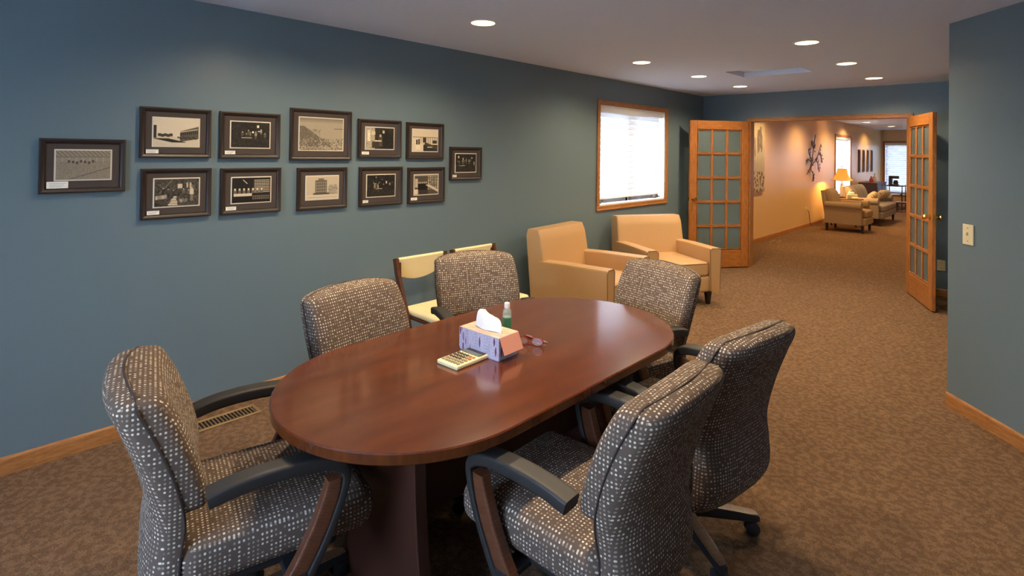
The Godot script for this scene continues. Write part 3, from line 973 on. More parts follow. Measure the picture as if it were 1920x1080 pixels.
func picture(n: int, y: float, z: float, w: float, h: float, label: String, caption: int) -> void:
	# local x along the wall towards the doors (-z), y up, z into the room
	var o := thing("framed_photograph", label, "picture", V(0.001, y, z), PI / 2, "old photographs in dark frames on the blue wall")
	var fr := Geo.new()
	var prof := [Vector2(0.0, 0.0), Vector2(0.026, 0.0), Vector2(0.026, 0.010), Vector2(0.02, 0.018), Vector2(0.008, 0.024), Vector2(0.0, 0.022)]
	var rings := []
	for c in [[-1, -1], [1, -1], [1, 1], [-1, 1], [-1, -1]]:
		var ring := PackedVector3Array()
		for p in prof: ring.append(V(c[0] * (w / 2 - p.x), c[1] * (h / 2 - p.x), p.y))
		rings.append(ring)
	part(o, "frame", fr.loft(rings, false), M.frame)
	part(o, "mat_board", Geo.new().box(V(0, 0, 0.006), V(w - 0.04, h - 0.04, 0.006), 0.001), M.mat_board)
	var m := 0.058 if n != 5 else 0.052
	part(o, "fillet", Geo.new().box(V(0, 0.004, 0.0095), V(w - 2 * m, h - 2 * m, 0.003), 0.001), M.fillet)
	var pw := w - 2 * m - 0.014
	var ph := h - 2 * m - 0.014
	var g := Geo.new()
	g.box(V(0, 0.004, 0.011), V(pw, ph, 0.002), 0.0003)
	for i in g.t.size(): g.t[i] = Vector2(g.v[i].x / pw + 0.5, 0.5 - (g.v[i].y - 0.004) / ph)
	var pm := mat(Color.WHITE, 0.35, photo(n), 1.0)
	part(o, "print", g, pm)
	if caption:
		var cw: float = [0, 0.085, 0.06, 0.045][caption]
		var ch: float = [0, 0.034, 0.022, 0.02][caption]
		var cx := -w / 2 + 0.03 + cw / 2
		var cy := -h / 2 + 0.026 + ch / 2
		var cp := part(o, "caption_card", Geo.new().box(V(cx, cy, 0.014), V(cw, ch, 0.001), 0.0003), M.paper)
		var ln := Geo.new()
		for k in 3: ln.box(V(cx - 0.003 * k, cy + ch * (0.25 - 0.25 * k), 0.0147), V(cw * (0.8 - 0.12 * k), 0.0012, 0.0003), 0.0001)
		part(cp, "text_lines", ln, M.mat_board)


func tabletop_things() -> void:
	var T := 0.7405
	# tissue box
	var o := thing("tissue_box", "lilac patterned tissue box with a pulled tissue and open end flap", "tissue box", V(1.905, T, 6.262), 0.06)
	var body := Geo.new()
	var bx := 0.1125
	var bz := 0.061
	var bh := 0.092
	body.box(V(0, bh / 2, 0), V(bx * 2, bh, bz * 2), 0.001)
	for i in body.t.size():
		var p := body.v[i]
		body.t[i] = Vector2(p.x * 3.2 + p.z * 3.2, (bh - p.y) * 5.0)
	var rng := RandomNumberGenerator.new()
	rng.seed = 5
	var leaves := []
	for k in 46: leaves.append([rng.randi_range(0, 255), rng.randi_range(0, 255), rng.randf_range(3, 7), rng.randf_range(16, 40), rng.randf()])
	var veins := noise(23, 0.03, 2, 256)
	var pt := paint(256, func(x, y):
		var c := Color8(196, 192, 208).lerp(Color8(158, 150, 176), smoothstep(0.4, 0.6, veins[y * 16 % 256 * 256 + x] / 255.0))
		for l in leaves:
			var dx: float = absf(wrapf(x - l[0], -128, 128)) / l[2]
			var dy: float = absf(wrapf(y - l[1], -128, 128)) / l[3]
			if dx < 1.0 and dx + dy * dy < 1.0: c = Color8(206, 200, 214) if dx + dy * dy > 0.72 else (Color8(92, 58, 92) if l[4] < 0.3 else (Color8(140, 104, 140) if l[4] < 0.7 else Color8(176, 164, 188)))
		return c)
	part(o, "carton", body, mat(Color.WHITE, 0.45, pt, 1.0))
	part(o, "carton_top", Geo.new().box(V(0, bh + 0.0006, 0), V(bx * 2 - 0.002, 0.0012, bz * 2 - 0.002), 0.0003), mat(Color.WHITE, 0.5, paint(64, func(x, y): return Color8(222, 196, 170).lerp(Color8(176, 140, 116), veins[(y * 12 % 256) * 256 + x * 2] / 255.0 * 0.8)), 3.0))
	var slot := Geo.new()
	var sp := PackedVector2Array()
	for k in 24: sp.append(Vector2(0.075 * cos(TAU * k / 24), 0.026 * sin(TAU * k / 24)))
	slot.xf = Transform3D(Basis(Vector3.RIGHT, PI / 2), V(0, bh + 0.0022, 0))
	part(o, "slot", slot.prism(sp, 0.0, 0.001), mat(Color8(120, 112, 100), 0.6))
	var rings := []
	for k in 9:
		var f := k / 8.0
		var ring := PackedVector3Array()
		for i in 28:
			var a := TAU * i / 28
			var rx := lerpf(0.068, 0.05, pow(f, 2.4)) * sqrt(1.0 - 0.93 * pow(f, 6.0)) * (1.0 + 0.10 * sin(a * 3 + f * 3.0) + 0.05 * sin(a * 7))
			var rz := lerpf(0.022, 0.012, pow(f, 1.4)) * sqrt(1.0 - 0.9 * pow(f, 6.0)) * (1.0 + 0.16 * sin(a * 4 + 1.0))
			ring.append(V(0.004 - 0.012 * f + rx * cos(a), bh + 0.001 + 0.066 * sin(f * PI / 2) - 0.012 * f * cos(a + 0.6), rz * sin(a)))
		rings.append(ring)
	part(o, "tissue", Geo.new().loft(rings), M.white)
	var flap := Geo.new()
	flap.xf = Transform3D(Basis(Vector3.FORWARD, -0.42), V(bx + 0.001, bh, 0))
	part(o, "end_flap", flap.box(V(0.0, -0.034, 0.0), V(0.0016, 0.068, 0.118), 0.0004), mat(Color8(214, 148, 128), 0.55))
	# calculator
	var c := thing("calculator", "cream desk calculator with dark keys leaning on the tissue box", "calculator", V(1.912, T, 6.408), 0.05)
	part(c, "body", Geo.new().cushion(V(0, 0.008, 0), V(0.116, 0.016, 0.178), 0.005), mat(Color8(232, 218, 172), 0.45))
	part(c, "solar_strip", Geo.new().box(V(0, 0.017, -0.074), V(0.1, 0.003, 0.018), 0.0008), mat(Color8(58, 50, 54), 0.25))
	part(c, "display", Geo.new().box(V(0, 0.0175, -0.05), V(0.1, 0.004, 0.024), 0.001), mat(Color8(110, 116, 108), 0.2))
	for r in 5:
		for k in 6:
			var col := Color8(70, 66, 58) if r < 3 and k < 4 else Color8(150, 136, 104)
			if k == 5 and r == 1: col = Color8(226, 96, 52)
			if k == 5 and r == 0: col = Color8(206, 130, 70)
			var key := "key%s" % col.to_html()
			if not M.has(key): M[key] = mat(col, 0.5)
			part(c, "key", once("ckey", func(): return Geo.new().box(V(0, 0.018, 0), V(0.0125, 0.006, 0.013), 0.0018)), M[key], V(-0.042 + k * 0.0168, 0.0, -0.016 + r * 0.021))
	# hand sanitizer
	var s := thing("sanitizer_bottle", "small clear sanitizer bottle with white cap and green label", "bottle", V(1.778, T, 6.02))
	var clear := mat(Color(0.86, 0.93, 0.9, 0.3), 0.1)
	clear.transparency = BaseMaterial3D.TRANSPARENCY_ALPHA
	part(s, "bottle", Geo.new().lathe([Vector2(0.0, 0.0), Vector2(0.019, 0.0), Vector2(0.021, 0.003), Vector2(0.021, 0.082), Vector2(0.018, 0.096), Vector2(0.011, 0.104), Vector2(0.011, 0.108), Vector2(0, 0.108)], 20), clear)
	part(s, "gel", Geo.new().lathe([Vector2(0.0, 0.002), Vector2(0.0185, 0.003), Vector2(0.0192, 0.066), Vector2(0.0, 0.067)], 18), mat(Color8(150, 196, 172), 0.2))
	part(s, "front_label", Geo.new().lathe([Vector2(0.0212, 0.014), Vector2(0.0216, 0.014), Vector2(0.0216, 0.062), Vector2(0.0212, 0.062)], 20, Vector3.ZERO, true), mat(Color8(70, 140, 104), 0.5))
	part(s, "cap", Geo.new().lathe([Vector2(0.0, 0.104), Vector2(0.0135, 0.104), Vector2(0.0135, 0.122), Vector2(0.012, 0.13), Vector2(0.0, 0.13)], 18), M.white)
	# eyeglasses, lying folded
	var e := thing("eyeglasses", "thin red framed eyeglasses lying beside the tissue box", "glasses", V(1.985, T, 6.09), 0.5)
	var lens := mat(Color(0.95, 0.97, 1.0, 0.15), 0.03)
	lens.transparency = BaseMaterial3D.TRANSPARENCY_ALPHA
	var red := mat(Color8(128, 40, 34), 0.25)
	for q in [-1, 1]:
		var rim := []
		for k in 21: rim.append(V(q * 0.033 + 0.025 * cos(TAU * k / 20), 0.019 + 0.017 * sin(TAU * k / 20), 0.002 * cos(TAU * k / 20) * q))
		var rp := part(e, "rim", Geo.new().tube(rim, 0.0016, 6), red)
		var lp := PackedVector2Array()
		for k in 20: lp.append(Vector2(q * 0.033 + 0.0245 * cos(TAU * k / 20), 0.019 + 0.0165 * sin(TAU * k / 20)))
		part(rp, "lens", Geo.new().prism(lp, -0.0008, 0.0008), lens)
		part(e, "temple", Geo.new().tube(smooth([V(q * 0.058, 0.024, 0), V(q * 0.057, 0.012, -0.012), V(q * 0.02, 0.004, -0.018 - 0.006 * q), V(-q * 0.05, 0.003, -0.02 - 0.006 * q)], 4), 0.0018, 6), red)
	part(e, "bridge", Geo.new().tube(smooth([V(-0.009, 0.022, 0), V(0, 0.026, 0.002), V(0.009, 0.022, 0)], 4), 0.0014, 6), red)
	# pen
	var p := thing("pen", "dark red pen lying past the eyeglasses", "pen", V(1.955, T + 0.005, 6.02), 0.03)
	part(p, "barrel", Geo.new().tube([V(-0.062, 0, 0), V(-0.06, 0, 0), V(0.045, 0, 0), V(0.05, 0, 0)], [0.003, 0.0045, 0.0045, 0.0038], 10), red)
	part(p, "tip", Geo.new().tube([V(0.05, 0, 0), V(0.06, 0, 0), V(0.07, 0, 0)], [0.0038, 0.0028, 0.0008], 10), M.steel)
	part(p, "clip", Geo.new().box(V(-0.038, 0.0055, 0), V(0.036, 0.0012, 0.003), 0.0004), M.steel)


func plates() -> void:
	# light switch on the angled wall
	var d := V(0.667, 0, 0.745)
	var o := thing("light_switch", "almond toggle light switch on the angled blue wall", "light switch", V(3.17, 1.11, 3.40) + d * 0.165 + V(-0.745, 0, 0.667) * 0.001, atan2(-0.745, 0.667))
	part(o, "plate", Geo.new().cushion(V(0, 0, 0.003), V(0.08, 0.125, 0.007), 0.003), M.ivory)
	part(o, "toggle", Geo.new().box(V(0, 0.006, 0.012), V(0.01, 0.022, 0.016), 0.003), M.ivory)
	for y in [-0.04, 0.04]: part(o, "screw", Geo.new().lathe([Vector2(0, 0), Vector2(0.004, 0), Vector2(0.003, 0.0015), Vector2(0, 0.002)], 10, Vector3.ZERO), M.brass, V(0, y, 0.006)).rotation.x = PI / 2
	for a in [["wall_outlet", "ivory duplex wall outlet beside the open french door", V(2.82, 0.35, 0.001), 0.0], ["wall_outlet", "ivory wall outlet with a lamp cord on the cream wall", V(0.001, 0.39, -5.19), PI / 2]]:
		var w := thing(a[0], a[1], "outlet", a[2], a[3])
		part(w, "plate", once("oplate", func(): return Geo.new().cushion(V(0, 0, 0.003), V(0.075, 0.12, 0.007), 0.003)), M.ivory)
		for y in [-0.026, 0.026]:
			var r := part(w, "receptacle", once("orec", func(): return Geo.new().cushion(V(0, 0, 0.007), V(0.034, 0.032, 0.004), 0.0018)), M.ivory, V(0, y, 0))
			part(r, "slot", once("oslot", func(): return Geo.new().box(V(-0.007, 0.003, 0.0092), V(0.0025, 0.009, 0.001), 0.0002).box(V(0.007, 0.003, 0.0092), V(0.0025, 0.009, 0.001), 0.0002)), M.dark)
	# floor registers: a flanged frame, thin louvers over a dark duct
	for a in [["brown metal floor register by the picture wall baseboard", V(0.165, 0.0, 6.69), 0.31, 16], ["small brown floor register by the cream wall", V(0.2, 0.0, -2.62), 0.30, 10]]:
		var v := thing("floor_register", a[0], "register", a[1])
		var L: float = a[2]
		part(v, "frame", Geo.new().box(V(-0.055, 0.004, 0), V(0.02, 0.007, L + 0.04), 0.002).box(V(0.055, 0.004, 0), V(0.02, 0.007, L + 0.04), 0.002).box(V(0, 0.004, L / 2 + 0.01), V(0.1, 0.007, 0.02), 0.002).box(V(0, 0.004, -L / 2 - 0.01), V(0.1, 0.007, 0.02), 0.002), M.vent)
		part(v, "duct", Geo.new().box(V(0, 0.0008, 0), V(0.09, 0.001, L), 0.0002), M.dark)
		for k in a[3]:
			part(v, "louver", once("louver", func(): return Geo.new().box(V(0, 0.004, 0), V(0.092, 0.005, 0.006), 0.001)), M.vent, V(0, 0, -L / 2 + L * (k + 0.5) / a[3]))


# ---------------------------------------------------------------- the sitting room
func sofa_like(o: Node3D, key: String, w: float, seats: int, m: Material) -> void:
	# rolled arms, local +z forward, w wide
	for s in [-1, 1]:
		part(o, "arm", once(key + "arm%d" % s, func():
			var g := Geo.new()
			var rings := []
			for q in [[-0.36, 0.052], [-0.355, 0.07], [0.0, 0.076], [0.30, 0.082], [0.312, 0.066]]:
				var ring := PackedVector3Array()
				var x0: float = s * (w / 2 - 0.085)
				for k in 14:
					var a := lerpf(-0.9, PI + 0.9, k / 13.0)
					ring.append(V(x0 + q[1] * 1.05 * cos(a), 0.545 + q[1] * sin(a), q[0]))
				ring.append(V(x0 - 0.05, 0.17, q[0]))
				ring.append(V(x0 + 0.05, 0.17, q[0]))
				rings.append(ring)
			return g.loft(rings)), m)
	part(o, "base", once(key + "base", func(): return Geo.new().cushion(V(0, 0.235, 0.02), V(w - 0.14, 0.15, 0.74), 0.03)), m)
	for k in seats:
		var sw := (w - 0.3) / seats
		part(o, "seat_cushion", once(key + "seat", func(): return Geo.new().cushion(V(0, 0.385, 0.08), V(sw - 0.004, 0.15, 0.64), 0.045, 0.025)), m, V((k - (seats - 1) / 2.0) * sw, 0, 0))
		part(o, "back_cushion", once(key + "back", func():
			var rings := []
			for i in 13:
				var f := i / 12.0
				var a := 1.0 - pow(absf(2.0 * f - 1.0), 5.0)
				rings.append(sring(V(0, lerpf(0.36, 0.86, f), -0.20 - 0.15 * f), V((sw - 0.004) / 2 * lerpf(0.9, 1.0, a), 0, 0), V(0, 0, 0.095 * lerpf(0.45, 1.0, a)), 4.0, 24))
			return Geo.new().loft(rings)), m, V((k - (seats - 1) / 2.0) * sw, 0, 0))
	part(o, "back_frame", once(key + "frame", func():
		var rings := []
		for i in 9:
			var f := i / 8.0
			rings.append(sring(V(0, lerpf(0.18, 0.83, f), -0.31 - 0.11 * f), V(w / 2 - 0.10, 0, 0), V(0, 0, lerpf(0.06, 0.045, f)), 5.0, 24))
		return Geo.new().loft(rings)), m)
	for sx in [-1, 1]:
		for sz in [-1, 1]:
			part(o, "foot", once("sf", func():
				var rings := []
				for q in [[0.0, 0.018], [0.165, 0.03]]: rings.append(sring(V(0, q[0], 0), V(q[1], 0, 0), V(0, 0, q[1]), 8.0, 12))
				return Geo.new().loft(rings)), M.foot, V(sx * (w / 2 - 0.09), 0, sz * 0.32))


func sitting_room() -> void:
	sofa_like(thing("tweed_armchair", "tan tweed armchair with rolled arms beside the lamp table", "armchair", V(0.76, 0, -5.42), PI / 2), "tc", 0.86, 1, M.tweed)
	sofa_like(thing("loveseat", "grey brown channel-backed loveseat with striped pillows", "sofa", V(0.76, 0, -7.62), PI / 2), "ts", 1.86, 3, M.tweed_grey)
	for a in [[-7.14, 0.45, 0.12], [-8.08, 0.62, -0.2]]:
		var p := thing("striped_pillow", "plump striped pillow " + ("against the loveseat arm by the lamp" if a[0] > -7.5 else "lying at the loveseat's far end"), "pillow", V(0.74 + a[1] * 0.3, 0.635, a[0]), PI / 2 + a[2], "striped pillows on the loveseat")
		var g := Geo.new()
		g.xf = Transform3D(Basis(Vector3.RIGHT, -0.9), Vector3.ZERO)
		part(p, "cover", g.cushion(V(0, 0, 0), V(0.46, 0.13, 0.26), 0.06, 0.02), M.striped)
	# side table and what stands on it
	var t := thing("side_table", "dark wooden side table between tweed armchair and loveseat", "table", V(0.52, 0, -6.3))
	part(t, "table_top", Geo.new().box(V(0, 0.6, 0), V(0.6, 0.03, 0.5), 0.006), M.walnut)
	part(t, "apron", Geo.new().box(V(0, 0.545, 0), V(0.52, 0.08, 0.42), 0.003), M.walnut)
	for sx in [-1, 1]:
		for sz in [-1, 1]: part(t, "leg", once("stl", func(): return Geo.new().box(V(0, 0.29, 0), V(0.04, 0.58, 0.04), 0.004)), M.walnut, V(sx * 0.24, 0, sz * 0.19))
	var l := thing("table_lamp", "lit table lamp with flared amber shade and crystal column", "lamp", V(0.42, 0.615, -6.4))
	part(l, "base", Geo.new().box(V(0, 0.015, 0), V(0.13, 0.03, 0.13), 0.004), M.bronze)
	part(l, "column", Geo.new().box(V(0, 0.15, 0), V(0.07, 0.24, 0.07), 0.008), mat(Color8(226, 222, 214), 0.15))
	part(l, "neck", Geo.new().lathe([Vector2(0.0, 0.27), Vector2(0.03, 0.27), Vector2(0.034, 0.285), Vector2(0.012, 0.30), Vector2(0.024, 0.325), Vector2(0.008, 0.35), Vector2(0.008, 0.41), Vector2(0, 0.41)], 16), M.bronze)
	var sh := Geo.new()
	var orings := []
	for side in [0, 1]:
		for k in 9:
			var f: float = k / 8.0 if side == 0 else 1.0 - k / 8.0
			var wd: float = lerpf(0.205, 0.085, sqrt(f)) - 0.003 * side
			orings.append(sring(V(0, 0.40 + 0.26 * f, 0), V(wd, 0, 0), V(0, 0, wd * 0.8), 7.0, 24))
	sh.loft(orings + [orings[0]], false)
	var shade := part(l, "lamp_shade", sh, M.lampshade)
	for f in [0.0, 1.0]:
		var ring := sring(V(0, 0.40 + 0.26 * f, 0), V(0.206 if f == 0.0 else 0.086, 0, 0), V(0, 0, 0.165 if f == 0.0 else 0.069), 7.0, 24)
		var loop := Array(ring)
		loop.append(ring[0])
		part(shade, "shade_trim", Geo.new().tube(loop, 0.004, 6), M.bronze)
	var loop2 := []
	for k in 17: loop2.append(V(0.022 * cos(TAU * k / 16), 0.71 + 0.022 * sin(TAU * k / 16), 0))
	part(l, "finial", Geo.new().tube(loop2, 0.003, 6).tube([V(0, 0.66, 0), V(0, 0.69, 0)], 0.004, 6), M.bronze)
	part(l, "light_bulb", Geo.new().lathe([Vector2(0, 0.41), Vector2(0.014, 0.415), Vector2(0.03, 0.46), Vector2(0.022, 0.49), Vector2(0, 0.5)], 14), glow(Color8(255, 214, 150), 8.0))
	var om := OmniLight3D.new()
	om.name = "lamp_glow"
	om.light_color = Color8(255, 190, 110)
	om.light_energy = 1.1
	om.light_size = 0.03
	om.omni_range = 12.0
	om.omni_attenuation = 2.0
	om.shadow_enabled = true
	om.position = V(0, 0.46, 0)
	l.add_child(om)
	var tb := thing("square_tissue_box", "pale green tissue box on the side table", "tissue box", V(0.66, 0.6155, -6.22), 0.3)
	part(tb, "carton", Geo.new().box(V(0, 0.05, 0), V(0.2, 0.1, 0.12), 0.003), mat(Color8(196, 196, 160), 0.6))
	part(tb, "tissue", Geo.new().cushion(V(0, 0.12, 0), V(0.09, 0.05, 0.05), 0.02, 0.01), M.white)
	var lo := thing("lotion_bottle", "white lotion bottle at the foot of the lamp", "bottle", V(0.575, 0.6155, -6.40))
	part(lo, "bottle", Geo.new().lathe([Vector2(0, 0), Vector2(0.035, 0), Vector2(0.036, 0.13), Vector2(0.015, 0.15), Vector2(0.015, 0.17), Vector2(0, 0.17)], 16), M.white)
	part(lo, "pump", Geo.new().box(V(0.012, 0.185, 0), V(0.05, 0.02, 0.02), 0.004), M.ivory)
	var pa := thing("folded_cloth", "cream folded cloth lying in front of the green tissue box", "cloth", V(0.74, 0.6225, -6.11), 0.2)
	part(pa, "cloth", Geo.new().cushion(V(0, 0.02, 0), V(0.14, 0.04, 0.1), 0.015, 0.006), M.ivory)
	var cd := thing("lamp_cord", "brown lamp cord drooping from the outlet to the floor", "cord", V(0, 0, 0))
	part(cd, "cable", Geo.new().tube(smooth([V(0.02, 0.39, -5.19), V(0.05, 0.34, -5.22), V(0.05, 0.15, -5.3), V(0.04, 0.01, -5.5), V(0.06, 0.008, -5.9)], 5), 0.006, 6), M.iron)
	# cabinet with bottles
	var cb := thing("dark_cabinet", "dark wooden cabinet against the cream wall behind the loveseat", "cabinet", V(0.235, 0, -10.8))
	part(cb, "body", Geo.new().box(V(0, 0.41, 0), V(0.43, 0.76, 1.3), 0.004), M.cherry_dark)
	part(cb, "cabinet_top", Geo.new().box(V(0, 0.81, 0), V(0.46, 0.04, 1.36), 0.006), M.cherry_dark)
	for s in [-1, 1]:
		var dr := part(cb, "door", Geo.new().box(V(0.218, 0.41, s * 0.32), V(0.012, 0.68, 0.6), 0.004), M.cherry_dark)
		part(dr, "knob", Geo.new().lathe([Vector2(0, 0), Vector2(0.012, 0.004), Vector2(0.014, 0.016), Vector2(0, 0.022)], 12), M.brass, V(0.224, 0.5, s * 0.06)).rotation.z = -PI / 2
		part(cb, "foot", Geo.new().box(V(0, 0.015, s * 0.6), V(0.4, 0.03, 0.05), 0.003), M.cherry_dark)
	for a in [["red_candle_jar", "red jar candle on the dark cabinet", "candle", Color8(186, 70, 58), -10.45, 0.05, 0.16], ["dark_bottle", "slim dark topped bottle on the dark cabinet", "bottle", Color8(196, 178, 168), -10.7, 0.03, 0.13], ["pale_vase", "tall pale pointed vase on the dark cabinet", "vase", Color8(206, 196, 190), -10.95, 0.06, 0.22]]:
		var b := thing(a[0], a[1], a[2], V(0.26, 0.8305, a[4]))
		var r: float = a[5]
		var hh: float = a[6]
		part(b, "body", Geo.new().lathe([Vector2(0, 0), Vector2(r * 0.9, 0), Vector2(r, hh * 0.15), Vector2(r * 0.95, hh * 0.6), Vector2(r * 0.45, hh * 0.85), Vector2(r * 0.4, hh)], 16), mat(a[3], 0.3))
		part(b, "rim", Geo.new().lathe([Vector2(0, hh), Vector2(r * 0.5, hh), Vector2(r * 0.5, hh * 1.1), Vector2(0, hh * 1.1)], 14), M.dark if a[0] == "dark_bottle" else mat(a[3], 0.3))
	# stand with a black machine, and a little wooden rocker
	var st := thing("metal_stand", "thin black metal stand before the tall end window", "stand", V(0.62, 0, -11.9))
	for sx in [-1, 1]:
		for sz in [-1, 1]: part(st, "leg", once("msl", func(): return Geo.new().tube([V(0, 0, 0), V(0, 0.72, 0)], 0.012, 8)), M.black, V(sx * 0.2, 0, sz * 0.3))
	for y in [0.18, 0.70]: part(st, "shelf", once("mss", func(): return Geo.new().box(V(0, 0, 0), V(0.44, 0.02, 0.66), 0.004)), M.black, V(0, y, 0))
	var cm := thing("coffee_maker", "black coffee maker on the thin metal stand", "appliance", V(0.6, 0.711, -11.75), PI / 2)
	part(cm, "body", Geo.new().box(V(0, 0.02, 0), V(0.18, 0.04, 0.24), 0.006).box(V(0, 0.16, -0.08), V(0.18, 0.26, 0.08), 0.006).box(V(0, 0.25, 0.02), V(0.18, 0.08, 0.2), 0.006), M.black)
	part(cm, "carafe", Geo.new().lathe([Vector2(0, 0.042), Vector2(0.06, 0.045), Vector2(0.065, 0.1), Vector2(0.04, 0.16), Vector2(0, 0.16)], 16, V(0, 0, 0.045)), M.dark)
	var rk := thing("wooden_stool", "small turned wooden stool with a dark handle near the end window", "stool", V(0.9, 0, -11.0))
	part(rk, "seat", Geo.new().cushion(V(0, 0.27, 0), V(0.3, 0.04, 0.3), 0.012), M.walnut)
	for sx in [-1, 1]:
		for sz in [-1, 1]: part(rk, "leg", once("rkl%d%d" % [sx, sz], func(): return Geo.new().tube([V(sx * 0.13, 0.0, sz * 0.13), V(sx * 0.11, 0.13, sz * 0.11), V(sx * 0.1, 0.26, sz * 0.1)], [0.014, 0.02, 0.013], 10)), M.walnut)
	part(rk, "handle", Geo.new().tube([V(0, 0.28, 0), V(0, 0.52, 0)], 0.011, 8).tube(smooth([V(-0.02, 0.49, -0.09), V(0, 0.53, 0), V(-0.02, 0.49, 0.09)], 4), 0.011, 8), M.dark)
	for z in [-0.1, 0.1]: part(rk, "rung", Geo.new().tube([V(-0.11, 0.12, z), V(0.11, 0.12, z)], 0.008, 8), M.walnut)
	# wall art
	var pn := thing("canvas_painting", "tall canvas painting of grey trees on the cream wall", "painting", V(0.001, 1.525, -2.17), PI / 2)
	var fog_ := noise(61, 0.02, 3, 256)
	var cv := Geo.new()
	cv.box(V(0, 0, 0.018), V(0.66, 1.24, 0.036), 0.003)
	for i in cv.t.size(): cv.t[i] = Vector2(cv.v[i].x / 0.66 + 0.5, 0.5 - cv.v[i].y / 1.24)
	var crowns := [[70, 92, 12, 30], [132, 70, 26, 44], [176, 50, 22, 40], [196, 76, 16, 34], [40, 104, 9, 22]]
	part(pn, "canvas", cv, mat(Color.WHITE, 0.7, paint(256, func(x, y):
		var n := fog_[y * 256 + x] / 255.0
		var c := Color8(206, 192, 160).lerp(Color8(176, 170, 160), clampf(y / 150.0 + (n - 0.5) * 0.6, 0, 1))
		if y > 178: c = Color8(186, 176, 164).lerp(Color8(112, 88, 68), smoothstep(0.45, 0.6, fog_[(y * 2 % 256) * 256 + x]  / 255.0))
		for k in crowns:
			var d := Vector2((x - k[0]) / float(k[2]), (y - k[1]) / float(k[3])).length() + (n - 0.5) * 0.8
			if d < 1.0: c = Color8(104, 94, 92).lerp(Color8(146, 136, 130), n)
		return c), 1.0))
	var br := thing("branch_wall_sculpture", "bronze metal branch sculpture with leaves on the cream wall", "wall art", V(0.03, 0, 0))
	var stems := [[V(0, 1.17, -5.12), V(0, 1.32, -5.38), V(0, 1.6, -5.55), V(0, 2.05, -5.74)], [V(0, 1.3, -5.36), V(0, 1.45, -5.72), V(0, 1.62, -6.0), V(0, 1.84, -6.2)], [V(0, 1.28, -5.34), V(0, 1.16, -5.6), V(0, 1.0, -5.56)], [V(0, 1.45, -5.5), V(0, 1.6, -5.3), V(0, 1.72, -5.25)], [V(0, 1.5, -5.75), V(0, 1.4, -5.95), V(0, 1.25, -6.0)], [V(0, 1.42, -5.46), V(0, 1.5, -5.2), V(0, 1.45, -5.06)], [V(0, 1.62, -6.0), V(0, 1.56, -6.2), V(0, 1.44, -6.25)], [V(0, 1.75, -5.6), V(0, 1.82, -5.48), V(0, 1.9, -5.46)]]
	var rng := RandomNumberGenerator.new()
	rng.seed = 77
	for s in stems:
		var pts := smooth(s, 6)
		part(br, "branch", Geo.new().tube(pts, 0.009, 6), M.iron)
		for k in 9:
			var p: Vector3 = pts[clampi(int((k + 0.5) / 9.0 * pts.size()), 0, pts.size() - 1)]
			var a := rng.randf_range(0, TAU)
			var leaf := PackedVector2Array()
			for i in 10:
				var f := i / 10.0 * TAU
				leaf.append(Vector2(0.042 + 0.042 * cos(f), 0.019 * sin(f) * (1.0 - 0.4 * cos(f))))
			var g := Geo.new()
			g.xf = Transform3D(Basis(Vector3.UP, PI / 2) * Basis(Vector3.BACK, a), p + V(0.008 + rng.randf() * 0.02, 0, 0))
			part(br, "leaf", g.prism(leaf, -0.002, 0.002), M.iron)
	for k in 4:
		var z := -10.2 - k * 0.56
		var f := thing("narrow_wall_panel", "narrow dark framed wall panel, " + ["first", "second", "third", "fourth"][k] + " past the lamp window", "wall art", V(0.001, 1.435, z), PI / 2, "row of four narrow framed panels")
		for s in [-1, 1]: part(f, "side_rail", Geo.new().box(V(s * 0.075, 0, 0.012), V(0.045, 0.66, 0.024), 0.004), M.frame)
		for s in [-1, 1]: part(f, "end_rail", Geo.new().box(V(0, s * 0.31, 0.012), V(0.11, 0.04, 0.022), 0.004), M.frame)
		part(f, "mirror", Geo.new().box(V(0, 0, 0.006), V(0.11, 0.6, 0.006), 0.001), mat(Color8(214, 218, 222), 0.08, null, 1.0, 0.9))


